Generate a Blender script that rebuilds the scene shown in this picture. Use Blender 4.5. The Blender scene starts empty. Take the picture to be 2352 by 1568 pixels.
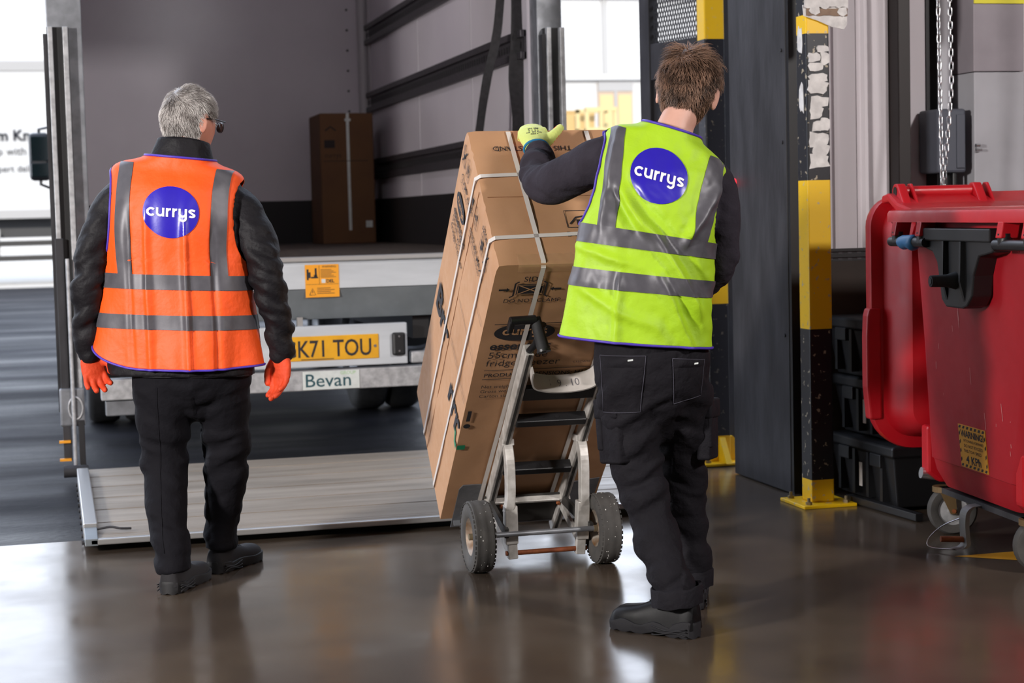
import bpy, bmesh, math, random
import numpy as np
from mathutils import Matrix, Vector, noise
from mathutils.bvhtree import BVHTree
rnd = random.Random(7)
pi = math.pi
scene = bpy.context.scene
COL = scene.collection
# ------------------------------------------------------------ camera
F_PX = 4100.0; AZ = math.radians(14.43); PITCH = math.atan(295 / F_PX); ROLL = math.atan(0.025); CAM_H = 1.27
cam_d = bpy.data.cameras.new('camera'); cam = bpy.data.objects.new('camera', cam_d); COL.objects.link(cam)
cam_d.sensor_width = 36; cam_d.lens = F_PX / 2352 * 36; cam_d.clip_end = 500
fw = Vector((math.sin(AZ) * math.cos(PITCH), math.cos(AZ) * math.cos(PITCH), -math.sin(PITCH)))
r0 = Vector((math.cos(AZ), -math.sin(AZ), 0)); u0 = r0.cross(fw)
RX = r0 * math.cos(ROLL) - u0 * math.sin(ROLL); UX = u0 * math.cos(ROLL) + r0 * math.sin(ROLL)
mw = Matrix.Identity(4)
for i in range(3):
    mw[i][0] = RX[i]; mw[i][1] = UX[i]; mw[i][2] = -fw[i]
mw[2][3] = CAM_H
cam.matrix_world = mw
cam_d.dof.use_dof = True; cam_d.dof.focus_distance = 5.75; cam_d.dof.aperture_fstop = 4.5
scene.camera = cam
# ------------------------------------------------------------ world, sun, exposure
W = bpy.data.worlds.new('sky'); scene.world = W; W.use_nodes = True
wn = W.node_tree.nodes; wl = W.node_tree.links
bg = wn['Background']
tc = wn.new('ShaderNodeTexCoord'); sp = wn.new('ShaderNodeSeparateXYZ'); cr = wn.new('ShaderNodeValToRGB')
wl.new(tc.outputs['Generated'], sp.inputs[0]); wl.new(sp.outputs[2], cr.inputs[0]); wl.new(cr.outputs[0], bg.inputs[0])
cr.color_ramp.elements[0].color = (0.86, 0.91, 1.0, 1); cr.color_ramp.elements[1].color = (0.62, 0.75, 1.0, 1)
bg.inputs[1].default_value = 4.2
def light(name, kind, loc, target, energy, color=(1, 1, 1), **kw):
    d = bpy.data.lights.new(name, kind); o = bpy.data.objects.new(name, d); COL.objects.link(o)
    o.location = loc; d.energy = energy; d.color = color
    o.rotation_euler = (Vector(target) - Vector(loc)).to_track_quat('-Z', 'Y').to_euler()
    for k, v in kw.items(): setattr(d, k, v)
    return o
light('sun', 'SUN', (-6, -28, 14), (0, 0, 0), 6.0, (1, .95, .86), angle=.01)
# unseen lamps added: strobe-like keys left and right, weak fill behind the camera
ADDED_LAMPS = [((-3.7, 2.7, 2.3), (0.9, 8.0, 1.3), 480, .5, (1.0, .96, .93)),
         ((5.2, 0.2, 4.1), (2.6, 6.4, 1.2), 310, .5, (1.0, .95, .93)),
         ((0.6, -2.0, 4.8), (1.4, 6.5, 0.8), 30, 1.6, (1.0, .93, .90))]
for i, (lo, ta, en, sz, co) in enumerate(ADDED_LAMPS):
    light('added_lamp', 'AREA', lo, ta, en, co, size=sz)
scene.view_settings.view_transform = 'Standard'; scene.view_settings.look = 'None'
scene.view_settings.exposure = 0.0; scene.view_settings.gamma = 1.0; scene.view_settings.use_curve_mapping = False
# ------------------------------------------------------------ materials
def lin(h):
    if not isinstance(h, str): return tuple(h)
    c = [int(h[i:i + 2], 16) / 255 for i in (0, 2, 4)]
    return tuple(x / 12.92 if x < .04045 else ((x + .055) / 1.055) ** 2.4 for x in c)
MATS = {}
def mat(name, col, rough=.5, metal=0., bump=None, var=None, spec=.5, coat=0., sheen=0., trans=0., rvar=None, emit=0., stretch=None, alpha=1., sss=0.):
    m = bpy.data.materials.new(name); m.use_nodes = True; nt = m.node_tree; n = nt.nodes; l = nt.links
    b = n['Principled BSDF']; c = lin(col)
    b.inputs['Base Color'].default_value = (*c, 1); b.inputs['Roughness'].default_value = rough
    b.inputs['Metallic'].default_value = metal; b.inputs['Specular IOR Level'].default_value = spec
    b.inputs['Coat Weight'].default_value = coat; b.inputs['Sheen Weight'].default_value = sheen
    b.inputs['Transmission Weight'].default_value = trans; b.inputs['Alpha'].default_value = alpha
    b.inputs['Subsurface Weight'].default_value = sss
    if emit:
        b.inputs['Emission Color'].default_value = (*c, 1); b.inputs['Emission Strength'].default_value = emit
    t = n.new('ShaderNodeTexCoord'); src = t.outputs['Object']
    if stretch:
        mp = n.new('ShaderNodeMapping'); mp.inputs['Scale'].default_value = stretch; l.new(src, mp.inputs[0]); src = mp.outputs[0]
    def nz(scale, det=4):
        x = n.new('ShaderNodeTexNoise'); x.inputs['Scale'].default_value = scale; x.inputs['Detail'].default_value = det
        l.new(src, x.inputs['Vector']); return x
    if var:
        x = nz(var[0], 6); r = n.new('ShaderNodeValToRGB'); l.new(x.outputs[0], r.inputs[0])
        lo, hi = (var[2], var[3]) if len(var) > 3 else (.35, .65)
        r.color_ramp.elements[0].position = lo; r.color_ramp.elements[1].position = hi
        r.color_ramp.elements[0].color = (*c, 1); r.color_ramp.elements[1].color = (*lin(var[1]), 1)
        l.new(r.outputs[0], b.inputs['Base Color'])
    if rvar:
        x = nz(rvar[0], 5); r = n.new('ShaderNodeMapRange'); l.new(x.outputs[0], r.inputs[0])
        r.inputs[1].default_value = .3; r.inputs[2].default_value = .7
        r.inputs[3].default_value = rvar[1]; r.inputs[4].default_value = rvar[2]; l.new(r.outputs[0], b.inputs['Roughness'])
    if bump:
        x = nz(bump[0]); k = n.new('ShaderNodeBump'); k.inputs['Strength'].default_value = bump[1]
        k.inputs['Distance'].default_value = bump[2] if len(bump) > 2 else .01
        l.new(x.outputs[0], k.inputs['Height']); l.new(k.outputs[0], b.inputs['Normal'])
    MATS[name] = m
    return m
mat('concrete', '403730', .25, var=(1.6, '53483d'), rvar=(2.5, .12, .26), bump=(14, .02, .004), spec=.38)
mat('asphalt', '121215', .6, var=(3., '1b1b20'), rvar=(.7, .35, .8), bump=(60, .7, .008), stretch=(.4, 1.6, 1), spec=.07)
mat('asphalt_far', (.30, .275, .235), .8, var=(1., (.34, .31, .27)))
mat('cladding', 'cdc6ca', .55, var=(2.5, 'bdb6ba'), stretch=(1, 1, .15))
mat('wall_paint', '8f8a8c', .7, var=(3, '837d80'))
mat('ceiling_paint', '6a6868', .9)
mat('steel_dark', '2a292b', .55, .0, spec=.25, var=(9, '3c3b3e'), bump=(30, .15), stretch=(1, 1, .3))
mat('black_channel', '121113', .5)
mat('column_grey', '9d9ca1', .6, var=(3.5, 'aaa9af'), stretch=(1, 1, .6))
mat('column_pink', '867f85', .6, var=(5, '918a90'))
mat('brown_track', '2e2726', .5)
mat('yellow_label', 'd9cf2e', .5)
mat('white_panel', 'd6cfd6', .3, var=(1.2, 'cbc4cc'), spec=.5)
mat('white_trim', 'b8b4b8', .4)
mat('kick_panel', '141113', .6)
mat('rail_grey', '3b383c', .45, .4, var=(20, '4a474b'))
mat('bed_wood', '3a322e', .75, var=(10, '54483e'), stretch=(4, .4, 1))
mat('galv', '74767a', .45, .55, var=(14, '8b8d92'), rvar=(10, .35, .55))
mat('galv_mottled', '9a9a9c', .5, .4, var=(30, 'b9b9bb'), rvar=(10, .4, .6))
mat('alu_white', 'c9cdd2', .5, .15, var=(6, 'b9bdc2'), stretch=(.3, 1, 2))
mat('alu_grey', '767c80', .5, .3, var=(8, '80868a'))
mat('alu_plate', '9c9082', .55, .15, spec=.35, var=(5, '857a6d'), rvar=(6, .4, .62), stretch=(.25, 2, 1))
mat('alu_edge', 'b4b3b2', .35, .6)
mat('black_rubber', '161617', .75, var=(30, '222224'))
mat('black_plastic', '151517', .42)
mat('plate_yellow', 'e6a815', .45, var=(12, 'd99c12'))
mat('plate_black', '1d1d22', .5)
mat('sticker_orange', 'f0a01c', .5)
mat('sign_white', 'd7dbd8', .5, var=(20, 'c6cbc8'))
mat('teal_ink', '1f4a52', .6)
mat('green_ink', 'a7c79a', .6)
mat('lamp_red', '7d0a12', .25, coat=.5)
mat('lamp_amber', 'e08a18', .25, coat=.5)
mat('glass_dark', '0d1b1c', .08, spec=.8)
mat('far_white', (.31, .305, .30), .7)
mat('far_grey', '7c7a78', .7)
mat('far_text', (.010, .010, .013), .9, spec=.1); mat('far_dark', (.03, .028, .026), .9, spec=.1)
mat('far_yellow', (.34, .26, .12), .8)
mat('far_orange', (.32, .21, .08), .8)
mat('far_door', (.27, .20, .14), .8)
mat('chrome', 'c8c8cb', .25, .9)
mat('bolt_steel', '8c7f66', .45, .7)
mat('paper', 'd9d6d3', .8, var=(25, 'bfbcba'), bump=(40, .3))
mat('brown_paper', '7a6353', .85, var=(30, '8a7462'))
mat('opbox', '4d505a', .5, .1)
mat('red_light', 'ff3040', .3, emit=1.5)
mat('strap_black', '1b191b', .8, var=(40, '29272a'))
mat('far_board', '2c2420', .8, var=(4, '3a302a'))
# paint bands of the posts: black and yellow by height, chipped along the edges
def band_mat(name, edges, first_black, chip=.5):
    m = bpy.data.materials.new(name); m.use_nodes = True; nt = m.node_tree; n = nt.nodes; l = nt.links; b = n['Principled BSDF']
    b.inputs['Roughness'].default_value = .42
    t = n.new('ShaderNodeTexCoord'); s = n.new('ShaderNodeSeparateXYZ'); l.new(t.outputs['Object'], s.inputs[0])
    r = n.new('ShaderNodeValToRGB'); r.color_ramp.interpolation = 'CONSTANT'
    mr = n.new('ShaderNodeMapRange'); mr.inputs[1].default_value = 0; mr.inputs[2].default_value = 4; l.new(s.outputs[2], mr.inputs[0]); l.new(mr.outputs[0], r.inputs[0])
    Y = (*lin('e8b90c'), 1); K = (*lin('17171c'), 1); cur = first_black
    r.color_ramp.elements[0].position = 0; r.color_ramp.elements[0].color = K if cur else Y
    for i, e in enumerate(edges):
        cur = not cur
        el = r.color_ramp.elements[1] if i == 0 else r.color_ramp.elements.new(e / 4)
        el.position = e / 4; el.color = K if cur else Y
    x = n.new('ShaderNodeTexNoise'); x.inputs['Scale'].default_value = 38; x.inputs['Detail'].default_value = 5; l.new(t.outputs['Object'], x.inputs[0])
    g = n.new('ShaderNodeValToRGB'); g.color_ramp.elements[0].position = .625; g.color_ramp.elements[1].position = .65; l.new(x.outputs[0], g.inputs[0])
    mu = n.new('ShaderNodeMath'); mu.operation = 'MULTIPLY'; mu.inputs[1].default_value = chip; l.new(g.outputs[0], mu.inputs[0])
    mx = n.new('ShaderNodeMixRGB'); l.new(mu.outputs[0], mx.inputs[0]); l.new(r.outputs[0], mx.inputs[1]); mx.inputs[2].default_value = (.42, .36, .26, 1)
    l.new(mx.outputs[0], b.inputs['Base Color']); MATS[name] = m
band_mat('post_paint_near', [.098, .741, 1.372, 1.97, 2.06], False, .8)
band_mat('post_paint_far', [.13, .79, 1.44, 2.084, 2.72], False, .25)
# ------------------------------------------------------------ mesh helpers
def world_of(o):
    m = Matrix.Identity(4); ch = []
    while o: ch.append(o); o = o.parent
    for o in reversed(ch): m = m @ Matrix.LocRotScale(o.location, o.rotation_euler, o.scale)
    return m
def mk(name, v, f, m, parent=None, smooth=False, local=False, bevel=0., mi=None, auto=None):
    me = bpy.data.meshes.new(name)
    if parent is not None and not local:
        inv = world_of(parent).inverted(); v = [inv @ Vector(p) for p in v]
    me.from_pydata([tuple(p) for p in v], [], f); 
    for x in (m if isinstance(m, (list, tuple)) else [m]): me.materials.append(MATS[x])
    if mi: me.polygons.foreach_set('material_index', mi)
    if smooth: me.polygons.foreach_set('use_smooth', [True] * len(me.polygons))
    me.update()
    if auto: me.set_sharp_from_angle(angle=math.radians(auto))
    o = bpy.data.objects.new(name, me); COL.objects.link(o)
    if parent is not None: o.parent = parent
    if bevel:
        b = o.modifiers.new('bevel', 'BEVEL'); b.width = bevel; b.segments = 2; b.limit_method = 'ANGLE'
    return o
def tag(o, label, cat, group=None):
    o['label'] = label; o['category'] = cat
    if group: o['group'] = group
    return o
def struct(o, label=None):
    o['kind'] = 'structure'
    if label: o['label'] = label
    return o
def thing(name, label, cat, loc=(0, 0, 0), rz=0., group=None):
    o = bpy.data.objects.new(name, None); COL.objects.link(o); o.empty_display_size = .1
    o.location = loc; o.rotation_euler = (0, 0, rz)
    return tag(o, label, cat, group)
def frame_of(d, up=Vector((0, 0, 1))):
    d = Vector(d).normalized()
    if abs(d.dot(up)) > .98: up = Vector((1, 0, 0))
    a = up.cross(d).normalized(); return a, d.cross(a)
def crom(P, n):
    P = [np.array(p, float) for p in P]; out = []
    for i in range(len(P) - 1):
        p0 = P[max(i - 1, 0)]; p1 = P[i]; p2 = P[i + 1]; p3 = P[min(i + 2, len(P) - 1)]
        for k in range(n):
            t = k / n
            out.append(.5 * ((2 * p1) + (p2 - p0) * t + (2 * p0 - 5 * p1 + 4 * p2 - p3) * t * t + (3 * p1 - p0 - 3 * p2 + p3) * t ** 3))
    out.append(P[-1]); return out
class G:
    def __init__(s, M=None): s.v = []; s.f = []; s.M = M
    def add(s, v, f):
        o = len(s.v); M = s.M
        s.v += [M @ Vector(p) for p in v] if M else [Vector(p) for p in v]
        s.f += [tuple(i + o for i in q) for q in f]; return s
    def box(s, x0, x1, y0, y1, z0, z1):
        return s.add([(x0, y0, z0), (x1, y0, z0), (x1, y1, z0), (x0, y1, z0), (x0, y0, z1), (x1, y0, z1), (x1, y1, z1), (x0, y1, z1)],
                     [(0, 3, 2, 1), (4, 5, 6, 7), (0, 1, 5, 4), (1, 2, 6, 5), (2, 3, 7, 6), (3, 0, 4, 7)])
    def obox(s, c, ax, ay, az):
        c, ax, ay, az = map(Vector, (c, ax, ay, az)); v = [c + a * ax + b * ay + d * az for d in (-1, 1) for a, b in ((-1, -1), (1, -1), (1, 1), (-1, 1))]
        return s.add(v, [(0, 3, 2, 1), (4, 5, 6, 7), (0, 1, 5, 4), (1, 2, 6, 5), (2, 3, 7, 6), (3, 0, 4, 7)])
    def bar(s, p0, p1, w, h, up=(0, 0, 1)):
        p0, p1 = Vector(p0), Vector(p1); a, b = frame_of(p1 - p0, Vector(up))
        return s.obox((p0 + p1) / 2, a * w / 2, b * h / 2, (p1 - p0) / 2)
    def tube(s, path, r, n=10, closed=False, cap=True):
        P = [Vector(p) for p in path]; N = len(P); v = []; f = []; a = None
        for i, p in enumerate(P):
            d = (P[(i + 1) % N] - P[i - 1]) if closed else (P[min(i + 1, N - 1)] - P[max(i - 1, 0)])
            d.normalize()
            if a is None: a, b = frame_of(d)
            else:
                a = a - d * a.dot(d); a.normalize(); b = d.cross(a)
            rr = r[i] if isinstance(r, (list, tuple)) else r
            for k in range(n):
                t = 2 * pi * k / n; v.append(p + a * math.cos(t) * rr + b * math.sin(t) * rr)
        for i in range(N if closed else N - 1):
            for k in range(n):
                j = (i + 1) % N; f.append((i * n + k, i * n + (k + 1) % n, j * n + (k + 1) % n, j * n + k))
        if not closed and cap: f += [tuple(range(n - 1, -1, -1)), tuple((N - 1) * n + k for k in range(n))]
        return s.add(v, f)
    def cyl(s, p0, p1, r, n=20, r2=None): return s.tube([p0, p1], [r, r if r2 is None else r2], n)
    def lathe(s, prof, c, axis, n=32):
        c = Vector(c); d = Vector(axis).normalized(); a, b = frame_of(d); v = []; f = []; m = len(prof)
        for k in range(n):
            t = 2 * pi * k / n; e = a * math.cos(t) + b * math.sin(t)
            v += [c + e * r + d * h for r, h in prof]
        for k in range(n):
            for i in range(m - 1):
                j = (k + 1) % n; f.append((k * m + i, j * m + i, j * m + i + 1, k * m + i + 1))
        return s.add(v, f)
    def prism(s, poly, o, ex, ey, ez):
        """poly (x,y) in plane o,ex,ey; extruded along ez"""
        o, ex, ey, ez = map(Vector, (o, ex, ey, ez)); n = len(poly)
        v = [o + ex * x + ey * y for x, y in poly] + [o + ex * x + ey * y + ez for x, y in poly]
        return s.add(v, [tuple(range(n - 1, -1, -1)), tuple(range(n, 2 * n))] + [(i, (i + 1) % n, n + (i + 1) % n, n + i) for i in range(n)])
    def grid(s, fn, nu, nv, closed_u=False):
        v = [fn(i / (nu if closed_u else nu - 1), j / (nv - 1)) for j in range(nv) for i in range(nu)]; f = []
        for j in range(nv - 1):
            for i in range(nu if closed_u else nu - 1):
                k = (i + 1) % nu; f.append((j * nu + i, j * nu + k, (j + 1) * nu + k, (j + 1) * nu + i))
        return s.add(v, f)
    def rings(s, R, cap=True):
        n = len(R[0]); v = [p for r in R for p in r]; f = []
        for j in range(len(R) - 1):
            for i in range(n): f.append((j * n + i, j * n + (i + 1) % n, (j + 1) * n + (i + 1) % n, (j + 1) * n + i))
        if cap: f += [tuple(range(n - 1, -1, -1)), tuple((len(R) - 1) * n + i for i in range(n))]
        return s.add(v, f)
    def build(s, name, m, parent=None, **k): return mk(name, s.v, s.f, m, parent, **k)
def text_geo(txt, size, bold=0., align='LEFT', sx=1., spacing=1., res=3):
    cu = bpy.data.curves.new('t', 'FONT'); cu.body = txt; cu.size = size; cu.align_x = align; cu.offset = bold * size; cu.resolution_u = res
    cu.space_character = spacing
    ob = bpy.data.objects.new('t', cu); me = ob.to_mesh()
    v = [(p.co.x * sx, p.co.y) for p in me.vertices]; f = [tuple(q.vertices) for q in me.polygons]
    ob.to_mesh_clear(); bpy.data.objects.remove(ob); bpy.data.curves.remove(cu)
    return v, f
def put_text(g, txt, size, o, ex, ey, **k):
    v, f = text_geo(txt, size, **k); o, ex, ey = Vector(o), Vector(ex).normalized(), Vector(ey).normalized()
    g.add([o + ex * x + ey * y for x, y in v], f)
def strip2d(pts, w):
    """thick 2-D polyline -> verts, quads"""
    P = [np.array(p, float) for p in pts]; v = []; f = []
    for i, p in enumerate(P):
        d = P[min(i + 1, len(P) - 1)] - P[max(i - 1, 0)]; d = d / (np.linalg.norm(d) + 1e-9); nrm = np.array([-d[1], d[0]])
        v += [tuple(p + nrm * w / 2), tuple(p - nrm * w / 2)]
    for i in range(len(P) - 1): f.append((2 * i, 2 * i + 1, 2 * i + 3, 2 * i + 2))
    return v, f
def arc(cx, cy, r, a0, a1, n=14, ry=None):
    return [(cx + r * math.cos(math.radians(a0 + (a1 - a0) * i / n)), cy + (ry or r) * math.sin(math.radians(a0 + (a1 - a0) * i / n))) for i in range(n + 1)]
def logo_word():
    """the rounded lower-case word on the vests and cartons; x-height 1, centred on x"""
    w = .24; S = []; x = 0; h = w / 2
    S.append(arc(x + .5, .5, .5 - h, 42, 318, 22)); x += 1.02
    def ucurve(x): return [(x + h, 1.0), (x + h, .7)] + arc(x + .44, .44, .44 - h, 180, 360, 14) + [(x + .88 - h, .7), (x + .88 - h, 1.0)]
    S.append(ucurve(x)); S.append([(x + .88 - h, .7), (x + .88 - h, 0.0)]); x += 1.04
    for _ in range(2):
        S.append([(x + h, 0), (x + h, 1.0)]); S.append(arc(x + h + .36, .52, .36, 178, 84, 10)); x += .66
    S.append(ucurve(x)); S.append([(x + .88 - h, .75), (x + .88 - h, .0)] + arc(x + .46, -.05, .42 - h, 0, -150, 12, .34)); x += 1.02
    S.append([(x + .68, .80)] + arc(x + .36, .73, .24, 50, 200, 10, .16) + arc(x + .36, .27, .27, 60, -150, 14, .16)); x += .72
    V = []; Fa = []
    for s in S:
        dense = []
        for a, b in zip(s[:-1], s[1:]):
            m = max(1, int(math.hypot(b[0] - a[0], b[1] - a[1]) / .12))
            dense += [(a[0] + (b[0] - a[0]) * k / m, a[1] + (b[1] - a[1]) * k / m) for k in range(m)]
        dense.append(s[-1]); v, f = strip2d(dense, w); o = len(V)
        V += [(p[0] - x / 2, p[1]) for p in v]; Fa += [tuple(i + o for i in q) for q in f]
    return V, Fa, x
# ------------------------------------------------------------ setting
TH = 7.33
g = G().box(-9, 10, -7, TH - .012, -.2, 0); struct(g.build('floor', 'concrete'))
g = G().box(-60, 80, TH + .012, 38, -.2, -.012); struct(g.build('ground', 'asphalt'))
struct(G().box(2.72, 6, TH + .012, 8.9, -.2, -.004).build('ground', 'concrete'))
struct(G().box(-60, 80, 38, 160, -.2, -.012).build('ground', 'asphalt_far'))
g = G().box(-9, 10, TH - .012, TH + .012, -.2, -.02); struct(g.build('trim_1', 'black_channel'))
JX = 3.135
# front wall: left of the doorway, above it, right of it
g = G().box(-9, -2.6, 7.42, 7.9, 0, 11); g.box(-2.6, JX, 7.42, 7.9, 4.7, 11); g.box(JX + .02, 10, 7.5, 7.9, 0, 11); wf = struct(g.build('wall_front', 'wall_paint'))
# ribbed cladding panels on the wall right of the doorway
def clad(x0, x1, rib):
    g = G(); y = 7.5; prof = [(x0, 0), (x0, -.03)]
    for r in rib: prof += [(r - .012, -.03), (r - .004, -.052), (r + .012, -.052), (r + .02, -.03)]
    prof += [(x1, -.03), (x1, 0)]
    g.prism([(p[0], p[1]) for p in prof], (0, y, 0), (1, 0, 0), (0, 1, 0), (0, 0, 4.7)); return g.build('cladding_panel', 'cladding', wf)
clad(3.30, 3.553, [3.41, 3.44]); clad(3.556, 3.715, [3.59])
clad(3.785, 3.90, []); clad(4.30, 4.62, []); clad(4.62, 5.6, [4.9, 5.2]); clad(5.6, 7.6, [5.9, 6.3, 6.7, 7.1])
G().box(3.72, 3.78, 7.38, 7.5, 0, 4.7).build('guide_track', 'brown_track', wf, bevel=.004)
G().box(3.90, 4.03, 7.46, 7.5, 0, 4.7).build('recess_panel', 'black_channel', wf)
pr = G(); pr.cyl((3.955, 7.40, 1.66), (3.955, 7.40, 4.6), .028); pr.build('conduit', 'column_grey', wf, smooth=True, auto=40)
g = G().box(4.035, 4.285, 7.27, 7.5, 0, 1.846); g.build('column_casing', 'column_grey', wf, bevel=.004)
g = G().box(4.035, 4.285, 7.272, 7.5, 1.849, 4.7); g.build('column_casing', 'column_pink', wf, bevel=.004)
o = G().box(4.035, 4.285, 7.264, 7.27, 2.15, 2.30).build('label_plate', 'yellow_label', wf)
# latch on the casing edge
g = G(); g.cyl((4.03, 7.25, 1.52), (4.05, 7.25, 1.52), .008, 10); g.cyl((4.03, 7.25, 1.50), (4.06, 7.25, 1.50), .006, 10); g.build('latch_bolt', 'chrome', wf)
# steel jamb of the doorway: face plate, channel edge, studs
g = G().box(JX, JX + .16, 7.29, 7.96, 0, 4.7); wj = struct(g.build('trim_2', 'steel_dark', bevel=.006))
G().box(JX + .005, JX + .075, 7.265, 7.289, 0, 4.7).build('channel_edge', 'black_channel', wj)
G().box(JX + .16, JX + .175, 7.30, 7.5, 0, 4.7).build('channel_edge', 'black_channel', wj)
for z in (.7, 1.55, 1.95, 2.5):
    g = G(); g.cyl((JX, 7.33, z), (JX - .006, 7.33, z), .009, 10); g.build('rivet', 'steel_dark', wj)
g = G(); g.cyl((JX, 7.9, 1.385), (JX - .03, 7.9, 1.385), .02, 16); g.build('indicator_light', 'red_light', wj)
struct(G().box(-2.64, -2.6, 7.3, 7.96, 0, 4.7).build('trim_3', 'steel_dark'))
# rest of the bay round the camera
struct(G().box(-9.2, -9, -7, 7.9, 0, 6.2).build('wall_left', 'wall_paint'))
struct(G().box(10, 10.2, -7, 7.9, 0, 6.2).build('wall_right', 'wall_paint'))
struct(G().box(-9.2, 10.2, -7.2, -7, 0, 6.2).build('wall_back', 'wall_paint'))
struct(G().box(-9.2, 10.2, -7.2, 7.9, 6.2, 6.4).build('ceiling', 'ceiling_paint'))
for i, (lo, ta, en, sz, co) in enumerate(ADDED_LAMPS):  # casings and hangers drawn for the added lamps, all out of view
    d = (Vector(lo) - Vector(ta)).normalized(); a, b = frame_of(d); c = Vector(lo) + d * .05
    t = thing('added_lamp_case', ['unseen strobe stand-in added at the left of the loading bay', 'unseen strobe stand-in added at the right of the loading bay', 'unseen fill light added above and behind the camera'][i], 'lamp', tuple(c))
    G().obox(c + d * .02, a * sz / 2, b * sz / 2, d * .02).build('housing', 'steel_dark', t)
    for q in (-1, 1):
        g = G(); g.cyl(c + a * q * sz * .4, (c + a * q * sz * .4).to_2d().to_3d() + Vector((0, 0, 6.2)), .008, 8); g.build('hanger', 'chrome', t)
# ------------------------------------------------------------ protective posts
def post(x, y, paint, h, label, gusset=False):
    t = thing('guard_post', label, 'post', (x, y, 0), 0, 'black and yellow guard posts')
    G().box(x - .052, x + .052, y - .052, y + .052, .014, h).build('shaft', paint, t, bevel=.006)
    G().box(x - .12, x + .12, y - .13, y + .13, 0, .014).build('base_plate', paint, t, bevel=.003)
    for sx, sy in ((-1, -1), (1, -1), (1, 1), (-1, 1)):
        b = G(); b.cyl((x + sx * .085, y + sy * .095, .014), (x + sx * .085, y + sy * .095, .026), .014, 6); b.cyl((x + sx * .085, y + sy * .095, .02), (x + sx * .085, y + sy * .095, .042), .007, 8)
        b.build('bolt', 'bolt_steel', t)
    if gusset:
        for s in (-1, 1):
            q = G(); q.prism([(0, 0), (.10 * s, 0), (.07 * s, .06), (.02 * s, .12), (0, .12)], (x + .052 * s, y - .03, .014), (1, 0, 0), (0, 0, 1), (0, .03, 0)); q.build('gusset', paint, t)
        q = G(); q.prism([(0, 0), (-.11, 0), (-.02, .12), (0, .12)], (x - .015, y - .052, .014), (0, 1, 0), (0, 0, 1), (.03, 0, 0)); q.build('gusset', paint, t)
    return t
PX, PY = 3.135, 7.0
p1 = post(PX, PY, 'post_paint_near', 2.6, 'near black and yellow guard post with torn paper remnants, beside the red bin')
p2 = post(3.19, 8.33, 'post_paint_far', 2.9, 'far black and yellow guard post beyond the dark door jamb', True)
# torn label scraps left on the front and left faces of the near post
r2 = random.Random(3); scrap_n = [0]
def scrap(z, x, w, h, side=False):
    n = 11; poly = []
    for k in range(n):
        a = 2 * pi * k / n; q = .75 + .35 * r2.random(); e = max(abs(math.cos(a)), abs(math.sin(a)))
        poly.append((x + w / 2 * math.cos(a) / e * q, z + h / 2 * math.sin(a) / e * q))
    poly = [(max(-.05, min(.05, a)), b) for a, b in poly]; scrap_n[0] += 1; dq = .0005 * scrap_n[0]
    if side: G().prism(poly, (PX - .0535, PY, 0), (0, 1, 0), (0, 0, 1), (.0015, 0, 0)).build('paper_scrap', 'paper', p1)
    else: G().prism(poly, (PX, PY - .0535 - dq, 0), (1, 0, 0), (0, 0, 1), (0, .0015 + dq, 0)).build('paper_scrap', 'paper', p1)
for z, x, w, h in ((1.455, -.002, .085, .06), (1.50, .01, .07, .05), (1.545, .0, .08, .06), (1.60, -.005, .05, .04), (1.61, .03, .04, .05), (1.655, -.01, .055, .05), (1.70, .0, .075, .05), (1.76, 0, .085, .055), (1.80, .0, .08, .04), (1.845, -.01, .06, .035), (1.885, -.02, .05, .04), (1.88, .03, .04, .05), (1.92, .02, .05, .03)):
    scrap(z, x, w * 1.12, h * 1.05)
scrap(1.72, .0, .05, .13, True); scrap(1.96, .01, .05, .12, True)
# torn board taped round the post at the top of the picture
t = thing('torn_notice', 'torn white and brown paper notice taped round the near guard post top', 'notice', (PX, PY - .06, 2.0))
def tornpoly(x0, x1, z0, z1, jag, n=14):
    p = [(x0, z1), (x0, z0 + jag * .4)]
    for i in range(1, n): p.append((x0 + (x1 - x0) * i / n, z0 + jag * (r2.random() - .3)))
    return p + [(x1, z0), (x1, z1)]
G().prism([(-.07, 2.10), (-.065, 2.055), (.0, 2.035), (.06, 2.01), (.115, 2.0), (.13, 2.02), (.13, 2.10)], (PX, PY - .062, 0), (1, 0, 0), (0, 0, 1), (0, .004, 0)).build('torn_sheet', 'paper', t)
G().prism(tornpoly(-.055, .13, 2.055, 2.085, .006), (PX, PY - .067, 0), (1, 0, 0), (0, 0, 1), (0, .003, 0)).build('brown_backing', 'brown_paper', t)
G().prism(tornpoly(-.065, .132, 2.085, 2.3, .012), (PX, PY - .07, 0), (1, 0, 0), (0, 0, 1), (0, .003, 0)).build('torn_sheet', 'paper', t)
for x, z, w, h in ((-.02, 2.075, .05, .035), (.105, 2.07, .045, .035)):
    poly = [(x - w / 2, z), (x - w * .3, z + h / 2), (x + w * .4, z + h * .6), (x + w / 2, z - h * .2), (x + w * .1, z - h * .5), (x - w * .3, z - h * .3)]
    G().prism(poly, (PX, PY - .0705, 0), (1, 0, 0), (0, 0, 1), (0, .003, 0)).build('torn_sheet', 'paper', t)
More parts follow.
